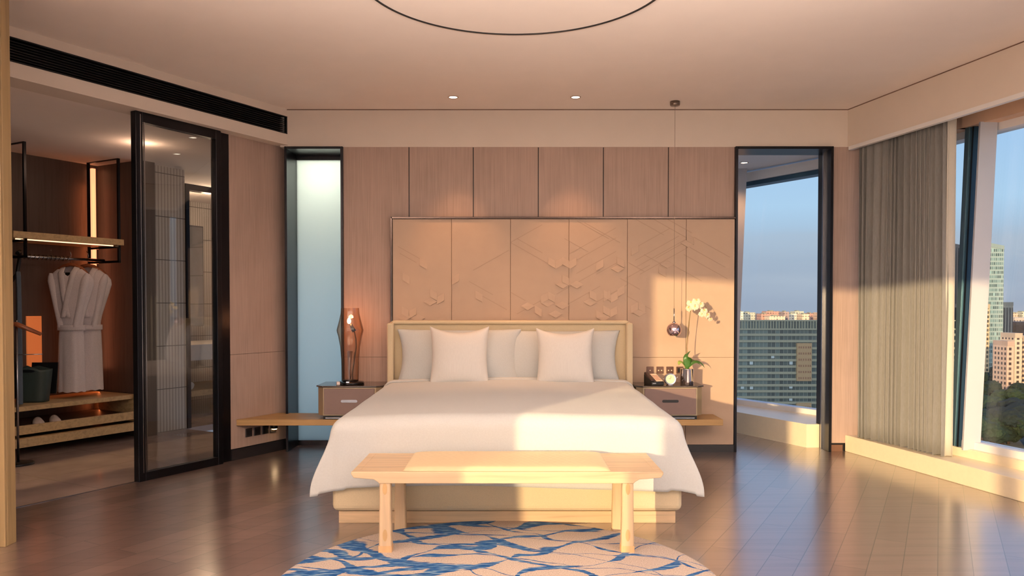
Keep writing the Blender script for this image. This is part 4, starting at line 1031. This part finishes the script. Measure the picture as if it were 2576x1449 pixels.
for i, (px, py, yy, r, ax) in enumerate(((1738,762,6.25,.036,(-.3,-1,.1)),(1733,775,6.28,.034,(-.8,-.6,0)),(1752,757,6.24,.036,(.1,-1,.2)),(1762,766,6.25,.036,(.3,-1,0)),(1748,772,6.22,.034,(-.1,-1,-.2)),(1771,782,6.24,.034,(.3,-1,0)),(1779,793,6.25,.030,(.4,-1,-.1)),(1766,790,6.26,.030,(-.1,-1,-.3)),(1787,803,6.26,.022,(.4,-1,-.3)))):
    flower(atY(px, py, yy), r, ax, i)
random.seed(11)

# ================================================================== CURTAINS
cA, cB = Vector((2.905, 6.44, 0)), Vector((3.135, 5.60, 0)); cd = (cB-cA).normalized(); cn = Vector((cd.y, -cd.x, 0))
def folds(A0, B0, n, amp, z0, z1, name, mat, lab, cat, phase=0):
    d = (B0-A0); L_ = d.length; d = d.normalized(); nn = Vector((d.y,-d.x,0)); b = MB()
    def f(u, v):
        z = z0+(z1-z0)*v; w = .35+.65*(1-v) ; a = amp*(.75+.25*w)
        ph_ = 2*PI*n*(u+.012*math.sin(5*u+2*v)+.02*math.sin(17*u)) + phase
        s_ = u*L_*(1+.015*(1-v)) + .012*math.cos(ph_)
        off = a*math.sin(ph_)*(1+.35*math.sin(13*u+1)) + .012*math.sin(3.1*u*PI+v)
        p_ = A0+d*s_+nn*off; return (p_.x, p_.y, z-.004*math.sin(ph_)*(v<.01))
    b.grid(f, n*14, 18); o = obj(name, b, mat, org=(A0+B0)/2+Vector((0,0,z0)))
    m_ = o.modifiers.new('t', 'SOLIDIFY'); m_.thickness = .002
    return tag(o, lab, cat)
cu = folds(cA, cB, 17, .026, .142, 2.85, 'curtain', M_curtain, 'grey pleated blackout curtain gathered at the window, reaching the ledge', 'curtain')
sh = folds(Vector((3.150,5.72,0)), Vector((3.160,5.58,0)), 3, .016, .142, 2.85, 'sheer_curtain', M_sheer, 'narrow bunch of white sheer curtain beside the grey curtain', 'curtain')
b = MB(); b.hexa([(2.90,6.5,2.852),(3.3,5.4,2.852),(3.34,5.4,2.852),(2.94,6.5,2.852)], [(2.90,6.5,2.87),(3.3,5.4,2.87),(3.34,5.4,2.87),(2.94,6.5,2.87)]); obj('curtain_rail', b, M_white, cu)

# ================================================================== CEILING FITTINGS
b = MB(); cc = Vector((.018, 3.95, ZC)); n = 128; R1 = .796
prof_ = [(R1-.005,-.006),(R1+.005,-.006),(R1+.005,.0),(R1-.005,.0)]
V = [[b.v((cc.x+r*math.cos(2*PI*i/n), cc.y+r*math.sin(2*PI*i/n), cc.z+z)) for r, z in prof_] for i in range(n)]
for i in range(n):
    for j in range(4): b.face([V[i][j], V[(i+1)%n][j], V[(i+1)%n][(j+1)%4], V[i][(j+1)%4]])
tag(obj('ceiling_ring', b, M_black, org=cc), 'large thin black metal ring set on the ceiling', 'ceiling ring')
def spot(name, loc, target, power, col, ang=60, blend=.6, size=.03, parent=None):
    d = bpy.data.lights.new(name, 'SPOT'); d.energy = power; d.color = col[:3]; d.spot_size = math.radians(ang); d.spot_blend = blend; d.shadow_soft_size = size
    o = bpy.data.objects.new(name, d); COL.objects.link(o); loc = Vector(loc)
    if parent: o.parent = parent; o.location = loc-wloc(parent)
    else: o.location = loc
    o.rotation_euler = (Vector(target)-loc).to_track_quat('-Z', 'Y').to_euler(); return o
WARM = srgb(255,186,128)
def downlight(x, y, z, lab, power, tgt=None, ang=75, grp='ceiling downlights'):
    t = thing('downlight', lab, 'ceiling light', (x, y, z), grp)
    b = MB(); b.lathe([(.033,-.004),(.040,-.004),(.042,0),(.033,0)], (x,y,z), 32, caps=False); obj('trim_ring', b, plain('downlight_trim', srgb(170,140,120), .5, noise_amt=0), t)
    b = MB(); b.lathe([(0,-.0015),(.033,-.0015)], (x,y,z), 24, caps=False); obj('lens', b, emit('downlight_lens', srgb(255,240,215), 9), t)
    spot('downlight_beam', (x,y,z-.012), tgt or (x,y,0), power, WARM, ang, .7, .02, t); return t
p1 = atZ(1140,244,ZC); p2 = atZ(1448,244,ZC)
downlight(p1.x, p1.y, ZC, 'small bright ceiling downlight above the left half of the bed', DL, (p1.x, p1.y+.10, 1.4), 56)
downlight(p2.x, p2.y, ZC, 'small bright ceiling downlight above the right half of the bed', DL, (p2.x, p2.y+.10, 1.4), 56)
p3 = atZ(1872,409,2.66); downlight(p3.x, p3.y, 2.66, 'faint downlight in the white alcove ceiling beyond the passage', 25, None, 120)
# ================================================================== CITY
GZ = -60.0
M_ground = plain('city_ground', srgb(158,156,146), .9, noise_amt=.3, nscale=(.01,.01,.01))
b = MB(); b.box(-3000, 4500, -400, 6000, GZ-1, GZ); o = struct('ground', b, M_ground)
def facade_mat(name, wall, glass, floor_h, bay, ratio=.5, bayr=.12, rough=.3):
    m, nt, bs = newmat(name); L = nt.links.new
    tc = nt.nodes.new('ShaderNodeTexCoord'); sp = nt.nodes.new('ShaderNodeSeparateXYZ'); L(tc.outputs['Object'], sp.inputs[0])
    def band(sock, period, frac):
        d = N(nt, 'ShaderNodeMath', operation='DIVIDE'); L(sock, d.inputs[0]); d.inputs[1].default_value = period
        f = N(nt, 'ShaderNodeMath', operation='FRACT'); L(d.outputs[0], f.inputs[0]); g = N(nt, 'ShaderNodeMath', operation='LESS_THAN'); L(f.outputs[0], g.inputs[0]); g.inputs[1].default_value = frac
        return g.outputs[0], d.outputs[0]
    ad = N(nt, 'ShaderNodeMath', operation='ADD'); L(sp.outputs[0], ad.inputs[0]); L(sp.outputs[1], ad.inputs[1])
    h, hz_ = band(sp.outputs[2], floor_h, ratio); v, vz_ = band(ad.outputs[0], bay, bayr)
    mx = N(nt, 'ShaderNodeMath', operation='MAXIMUM'); L(h, mx.inputs[0]); L(v, mx.inputs[1])
    fl1 = N(nt, 'ShaderNodeMath', operation='FLOOR'); L(hz_, fl1.inputs[0]); fl2 = N(nt, 'ShaderNodeMath', operation='FLOOR'); L(vz_, fl2.inputs[0])
    cb = nt.nodes.new('ShaderNodeCombineXYZ'); L(fl1.outputs[0], cb.inputs[0]); L(fl2.outputs[0], cb.inputs[1])
    wn = nt.nodes.new('ShaderNodeTexWhiteNoise'); L(cb.outputs[0], wn.inputs['Vector'])
    gl = ramp(nt, wn.outputs['Value'], [(0, mul(glass,.35)), (.3, mul(glass,.6)), (.6, glass), (.97, mul(glass,1.4)), (1, mul(glass,2.2))])
    mc = N(nt, 'ShaderNodeMix', data_type='RGBA'); L(mx.outputs[0], mc.inputs[0]); L(gl, mc.inputs[6]); mc.inputs[7].default_value = wall
    L(mc.outputs[2], bs.inputs['Base Color'])
    ro = N(nt, 'ShaderNodeMapRange'); L(mx.outputs[0], ro.inputs['Value']); ro.inputs['To Min'].default_value = rough; ro.inputs['To Max'].default_value = .8; L(ro.outputs[0], bs.inputs['Roughness'])
    return m
# long office block filling the passage window
YO = 420.0; X0o, X1o = 70.0, 240.0
def Zo(py): return atY(1950, py, YO).z
def Xo(px): return atY(px, 850, YO).x
ob = thing('office_building', 'long grey green office block with banded windows, seen through the passage', 'building', (155, YO+12, GZ))
M_win = facade_mat('office_window', srgb(150,156,140), srgb(88,104,98), 500, 2.2, .0, .06)
M_span = plain('office_spandrel', srgb(140,142,120), .8, noise_amt=.06, nscale=(.3,.3,.3))
b = MB(); b.box(X0o, X1o, YO+1, YO+26, GZ, Zo(806)-.2); obj('body', b, plain('office_core', srgb(120,124,112), .8, noise_amt=.05, nscale=(.2,.2,.2)), ob)
rows = [(805,808),(826,830),(839,845),(855,861),(873,879),(889,895),(903,909),(919,925),(935,941),(951,957),(966,972),(981,987),(996,1002),(1010,1016),(1026,1031),(1041,1046),(1056,1061)]
for i, (a, c) in enumerate(rows):
    b = MB(); b.box(X0o, X1o, YO-.6, YO+1, Zo(c), Zo(a)); obj('floor_band', b, M_span, ob)
for i in range(len(rows)-1):
    b = MB(); b.box(X0o, X1o, YO, YO+1.2, Zo(rows[i+1][0]), Zo(rows[i][1])); obj('window_band', b, M_win, ob)
b = MB()
for i in range(110): x = X0o+i*1.55; b.box(x, x+.5, YO-.5, YO, Zo(826), Zo(808))
tag(obj('louvre_row', b, M_span, ob), kind='stuff')
M_tan = plain('tan_cladding', srgb(160,136,98), .8, noise_amt=.05, nscale=(.5,.5,.5))
for (a, c) in ((863,958),(1013,1052)):
    b = MB(); b.box(Xo(2003), Xo(2040), YO-1.4, YO+.5, Zo(c), Zo(a)); bay = obj('tan_bay', b, M_tan, ob)
    y = a+8
    b = MB()
    while y < c-6:
        for px in (2007, 2012, 2018, 2024, 2030, 2035): b.box(Xo(px), Xo(px+2.6), YO-1.5, YO-1.3, Zo(y+5), Zo(y))
        y += 15.4
    obj('small_window', b, plain('tan_window', srgb(128,92,66), .5, noise_amt=0), bay)
b = MB(); random.seed(3)
for px, py in ((1890,913),(1944,897),(1990,913),(1868,974),(1891,975),(1990,973),(1990,1004)):
    b = MB(); b.box(Xo(px-4), Xo(px+4), YO-.3, YO, Zo(py+4), Zo(py-4)); obj('open_window', b, plain('pale_blind', srgb(170,186,186), .6, noise_amt=0), ob)
# distant skyline over its roof
random.seed(5)
sky_cols = [srgb(232,206,170), srgb(196,150,128), srgb(214,180,150), srgb(238,226,196), srgb(176,150,136), srgb(200,196,170)]
names = ['cream', 'brick red', 'sandy', 'ivory', 'mauve brown', 'olive grey']
YS = 950.0
spec = [(1862,1870,783,3),(1870,1900,786,5),(1900,1922,791,4),(1915,1940,789,1),(1928,1962,783,1),(1955,1978,787,2),(1972,1985,784,4),(1984,2004,789,3),(2000,2022,783,5),(2018,2036,790,0),(2034,2050,788,1),(2046,2064,789,0),(2060,2090,786,2),(1935,1975,795,0),(1845,1862,786,2)]
hmat = [facade_mat('distant_facade_'+n.replace(' ', '_'), c, mul(c, .55), 3.3, 3.4, .45, .4, .6) for n, c in zip(names, sky_cols)]
place = ['far left end of the roofline','left part of the roofline','left of the middle','left of the middle, lower','middle of the roofline','just right of the middle','middle, narrow','right of the middle','right part, flat-topped','right part, low','near the right frame','at the right frame','behind the right frame','front of the middle cluster','behind the left frame']
for i, (a, c, t, k_) in enumerate(spec):
    yy = YS+ (i%3)*40 - (60 if i == 13 else 0); p0, p1 = atY(a, t, yy), atY(c, t, yy)
    bt = thing('distant_building', f'tiny {names[k_]} block on the horizon over the office roof, {place[i]}', 'building', ((p0.x+p1.x)/2, yy+8, GZ), 'distant blocks over the office roof')
    b = MB(); b.box(p0.x, p1.x, yy, yy+18, GZ, p0.z); obj('tower', b, hmat[k_], bt)
    b = MB(); b.box(p0.x+(p1.x-p0.x)*.3, p0.x+(p1.x-p0.x)*.6, yy+4, yy+12, p0.z, p0.z+1.2); obj('roof_house', b, M_span, bt)
# towers in the right-hand window
def tower(name, lab, px0, px1, pyt, Y, wall, glass, fh, bay, slope=0, depth=30, ratio=.3, bayr=.15, grp=None, crown=True):
    p0, p1 = atY(px0, pyt, Y), atY(px1, pyt+slope, Y)
    t = thing(name, lab, 'building', ((p0.x+p1.x)/2, Y+depth/2, GZ), grp)
    m = facade_mat(lab.split()[0]+'_facade', wall, glass, fh, bay, ratio, bayr)
    b = MB(); b.hexa([(p0.x,Y,GZ),(p1.x,Y,GZ),(p1.x,Y+depth,GZ),(p0.x,Y+depth,GZ)], [(p0.x,Y,p0.z-3),(p1.x,Y,p1.z-3),(p1.x,Y+depth,p1.z-3),(p0.x,Y+depth,p0.z-3)]); obj('shaft', b, m, t)
    b = MB(); b.hexa([(p0.x,Y-.3,p0.z-3),(p1.x,Y-.3,p1.z-3),(p1.x,Y+depth,p1.z-3),(p0.x,Y+depth,p0.z-3)], [(p0.x,Y-.3,p0.z),(p1.x,Y-.3,p1.z),(p1.x,Y+depth,p1.z),(p0.x,Y+depth,p0.z)]); obj('crown', b, plain(lab.split()[0]+'_crown', mul(wall,.8), .5, noise_amt=0), t)
    return t
tower('glass_tower', 'tallest greenish glass skyscraper with slanted roof in the right window', 2485, 2526, 610, 600, srgb(150,166,156), srgb(104,128,122), 3.4, 1.5, 8, 26, .35, .3)
tower('glass_tower', 'dark striped tower edge showing left of the leaning mullion', 2396, 2438, 612, 640, srgb(60,66,76), srgb(40,44,52), 60, 2.0, 8, 26, .05, .35)
tower('glass_tower', 'shorter blue black slab tower right of the tall skyscraper', 2524, 2549, 760, 640, srgb(84,96,106), srgb(44,56,70), 60, 2.4, 0, 24, .03, .3)
tower('glass_tower', 'slender beige tower strip left of the tall skyscraper', 2462, 2490, 765, 560, srgb(204,178,136), srgb(96,88,70), 3.2, 2.2, 0, 20, .4, .35)
G = 'apartment towers at the right edge'
tower('apartment_tower', 'peach apartment tower in the right window, beside the dark slab', 2534, 2551, 858, 470, srgb(206,172,146), srgb(80,66,60), 3.0, 3.2, 0, 14, .45, .5, G)
tower('apartment_tower', 'ochre apartment tower at the very right edge of the picture', 2553, 2572, 838, 480, srgb(214,186,156), srgb(80,66,60), 3.0, 3.2, 0, 14, .45, .5, G)
tower('apartment_tower', 'sandy apartment tower cut off by the right picture edge', 2574, 2606, 845, 490, srgb(204,176,140), srgb(80,66,60), 3.0, 3.2, 0, 14, .45, .5, G)
tower('office_building', 'black office cube behind the apartment towers', 2556, 2620, 810, 720, srgb(44,48,56), srgb(24,28,34), 3.2, 2.4, 0, 30, .1, .1)
tower('office_building', 'pale low block on the horizon at the right edge', 2552, 2640, 799, 900, srgb(206,190,170), srgb(110,100,90), 3.2, 3.4, 0, 30, .4, .3)
random.seed(17)
for i in range(14):
    px = 2528+i*9+random.uniform(-2,2); yy = 1000+random.choice((0,70,140)); pt = random.uniform(783,797); p0, p1 = atY(px, pt, yy), atY(px+random.uniform(8,15), pt, yy); k_ = i%6
    bt = thing('distant_building', 'tiny %s block on the horizon in the right window' % names[k_], 'building', ((p0.x+p1.x)/2, yy+8, GZ), 'distant %s blocks in the right window' % names[k_])
    b = MB(); b.box(p0.x, p1.x, yy, yy+18, GZ, p0.z); obj('tower', b, hmat[k_], bt)
    b = MB(); b.box(p0.x+2, p0.x+5, yy+4, yy+12, p0.z, p0.z+1.2); obj('roof_house', b, M_span, bt)
# hall with pitched roof
hh = thing('pavilion', 'long low white pavilion with brown pitched roof among the trees', 'building', atZ(2515, 1080, GZ))
pA, pB = atY(2460,1040,400), atY(2558,1030,400)
zE = pA.z; 
b = MB(); b.box(pA.x, pB.x, 400, 422, GZ, zE); obj('wall', b, plain('pavilion_wall', srgb(176,170,164), .8, noise_amt=.1, nscale=(.2,.2,.2)), hh)
b = MB(); b.hexa([(pA.x-2,397,zE),(pB.x+2,397,zE),(pB.x+2,425,zE),(pA.x-2,425,zE)], [(pA.x-2,410,zE+5),(pB.x-4,410,zE+5),(pB.x-4,412,zE+5),(pA.x-2,412,zE+5)]); obj('roof', b, plain('pavilion_roof', srgb(92,70,58), .8, noise_amt=.1, nscale=(.3,.3,.3)), hh)
b = MB()
for i in range(9): x = pA.x+1.5+i*2.3; b.box(x, x+1, 399.9, 400.1, zE-7, zE-4)
obj('windows', b, plain('pavilion_window', srgb(60,62,70), .3, noise_amt=0), hh)
# trees
random.seed(21)
M_fol = [plain('foliage_'+n, c, .9, noise_amt=.45, nscale=(.6,.6,.6)) for n, c in (('deep', srgb(26,40,22)), ('mid', srgb(38,54,28)), ('dusky', srgb(28,38,30)))]
M_trunk = plain('tree_trunk', srgb(70,54,42), .9)
protos = []
for k_ in range(3):
    b = MB(); 
    for j in range(9):
        c = Vector((random.uniform(-3,3), random.uniform(-3,3), random.uniform(4,9))); r = random.uniform(2,3.4)
        q = bmesh.ops.create_icosphere(b.bm, subdivisions=3, radius=r, matrix=Matrix.Translation(c))
        for v in q['verts']:
            d = (v.co-c); v.co = c+d*(1+.28*noise.noise(v.co*.9)+.18*noise.noise(v.co*2.3))
    t = thing('tree', 'x', 'tree', (0,0,GZ)); b.bm.transform(Matrix.Translation((0,0,GZ))); o = obj('crown', b, M_fol[k_], t)
    b = MB(); b.tube([(0,0,GZ),(0.2,0,GZ+5)], [.5,.3], 8); obj('trunk', b, M_trunk, t); protos.append(t)
spots = []
for row, (Y, n_, xa, xb, lab) in enumerate(((585,9,2495,2650,'round green tree in the park strip at the foot of the towers'),(520,9,2492,2680,'broad green tree in the park, between towers and pavilion'),(460,8,2480,2690,'dark green tree just behind the pavilion roof'),(372,10,2450,2700,'dark tree in shade in front of the pavilion'),(338,10,2440,2620,'dark tree close below the window sill'))):
    for i in range(n_):
        spots.append((atY(xa+(xb-xa)*(i+.5*random.random())/n_, 1000, Y).x, Y+random.uniform(-12,12), random.uniform(.85,1.5), row, lab))
for i, (x, y, s_, row, lab) in enumerate(spots):
    t = protos[i] if i < 3 else copy_tree(protos[i%3])
    t.location = (x, y, GZ); t.scale = (s_*1.3, s_*1.3, s_); t.rotation_euler.z = random.uniform(0, 6)
    t['label'] = lab; t['group'] = 'park trees, row %s' % ('one','two','three','four','five')[row]

# ================================================================== SKY AND LIGHT
SUNDIR = Vector((.53, 1, -.112)).normalized()          # direction the sunlight travels
sl = bpy.data.lights.new('sun', 'SUN'); sl.energy = SUN_E; sl.color = (1, .66, .34); sl.angle = math.radians(.53)
so = bpy.data.objects.new('sun', sl); COL.objects.link(so); so.rotation_euler = SUNDIR.to_track_quat('-Z', 'Y').to_euler(); so.location = (-6, -12, 4)
wd = bpy.data.worlds.new('evening_sky'); sc.world = wd; wd.use_nodes = True; nt = wd.node_tree; L = nt.links.new
bg = nt.nodes['Background']; tc = nt.nodes.new('ShaderNodeTexCoord'); sp = nt.nodes.new('ShaderNodeSeparateXYZ'); L(tc.outputs['Generated'], sp.inputs[0])
base = ramp(nt, sp.outputs[2], [(0, srgb(158,168,186)), (.06, srgb(166,180,198)), (.12, srgb(176,206,232)), (.3, srgb(150,188,234)), (.6, srgb(110,156,220)), (1, srgb(80,120,190))])
mp = nt.nodes.new('ShaderNodeMapping'); mp.inputs['Scale'].default_value = (2.0,2.0,16); L(tc.outputs['Generated'], mp.inputs['Vector'])
cn_ = N(nt, 'ShaderNodeTexNoise', Detail=6.0, Scale=1.6, Roughness=.55); L(mp.outputs[0], cn_.inputs['Vector'])
ce = ramp(nt, sp.outputs[2], [(0,(.1,.1,.1,1)),(.03,(.6,.6,.6,1)),(.075,(1,1,1,1)),(.1,(.0,.0,.0,1))])
cf = ramp(nt, cn_.outputs['Fac'], [(.42,(0,0,0,1)),(.68,(1,1,1,1))])
mm = N(nt, 'ShaderNodeMath', operation='MULTIPLY'); L(ce, mm.inputs[0]); L(cf, mm.inputs[1])
m1 = N(nt, 'ShaderNodeMix', data_type='RGBA'); L(mm.outputs[0], m1.inputs[0]); L(base, m1.inputs[6]); m1.inputs[7].default_value = srgb(176,186,200)
# glow of the low sun
dp = N(nt, 'ShaderNodeVectorMath', operation='DOT_PRODUCT'); L(tc.outputs['Generated'], dp.inputs[0]); dp.inputs[1].default_value = tuple(-SUNDIR)
gr = ramp(nt, dp.outputs['Value'], [(0,(0,0,0,1)),(.45,(.10,.10,.10,1)),(.8,(.5,.5,.5,1)),(1,(1,1,1,1))])
m2 = N(nt, 'ShaderNodeMix', data_type='RGBA', blend_type='ADD'); m2.clamp_result = False; m2.inputs[0].default_value = 1
gm_ = N(nt, 'ShaderNodeMix', data_type='RGBA', blend_type='MULTIPLY'); gm_.inputs[0].default_value = 1; L(gr, gm_.inputs[6]); gm_.inputs[7].default_value = (GLOW*1.0, GLOW*.85, GLOW*.73, 1)
L(m1.outputs[2], m2.inputs[6]); L(gm_.outputs[2], m2.inputs[7]); L(m2.outputs[2], bg.inputs['Color']); bg.inputs['Strength'].default_value = SKY_E

def area(name, loc, target, sx, sy, power, col, parent=None):
    d = bpy.data.lights.new(name, 'AREA'); d.shape = 'RECTANGLE'; d.size = sx; d.size_y = sy; d.energy = power; d.color = col[:3]
    o = bpy.data.objects.new(name, d); COL.objects.link(o); o.location = loc; o.rotation_euler = (Vector(target)-Vector(loc)).to_track_quat('-Z', 'Y').to_euler(); return o
# lamps of the room and the rooms behind
def point(name, loc, power, col, r=.03):
    d = bpy.data.lights.new(name, 'POINT'); d.energy = power; d.color = col[:3]; d.shadow_soft_size = r; o = bpy.data.objects.new(name, d); COL.objects.link(o); o.location = loc; return o
point('table_lamp_glow', (bc.x, bc.y, bc.z), 7.5, srgb(255,150,92), .02)
point('bathroom_ceiling_lamp', (-1.66, YB+.62, 2.4), 7, srgb(255,240,214), .12)
area('bathroom_daylight', (-1.68, YB+.9, .9), (-1.68, YB, .9), .7, 1.6, 3.6, srgb(176,206,232))
point('washstand_lamp', K(2.0, 2.6, 2.35), 22, srgb(255,214,176), .1)
point('corridor_lamp', K(-.1, .9, 2.5), 4, srgb(255,206,170), .1)
area('wardrobe_slot_glow', K(.30, 2.15, 1.3), K(-.1, 2.3, 1.3), .05, 2.2, 2.0, srgb(255,130,70))
# unseen spots added behind the camera to brighten the ceiling
spot('ceiling_fill', (-2.2, -.8, 1.75), (-1.9, -.35, 2.9), CEIL_FILL, srgb(255,234,218), 116, .25, .12)
spot('ceiling_fill', (2.4, -.6, 1.75), (2.15, -.15, 2.9), CEIL_FILL, srgb(255,234,218), 116, .25, .12)

sc.view_settings.view_transform = 'Standard'; sc.view_settings.look = 'None'; sc.view_settings.gamma = 1; sc.view_settings.use_curve_mapping = False
sc.view_settings.exposure = EXPO
sc.cycles.max_bounces = 8; sc.cycles.diffuse_bounces = 5; sc.cycles.transparent_max_bounces = 16
sc.cycles.use_denoising = True; sc.cycles.sample_clamp_indirect = 6
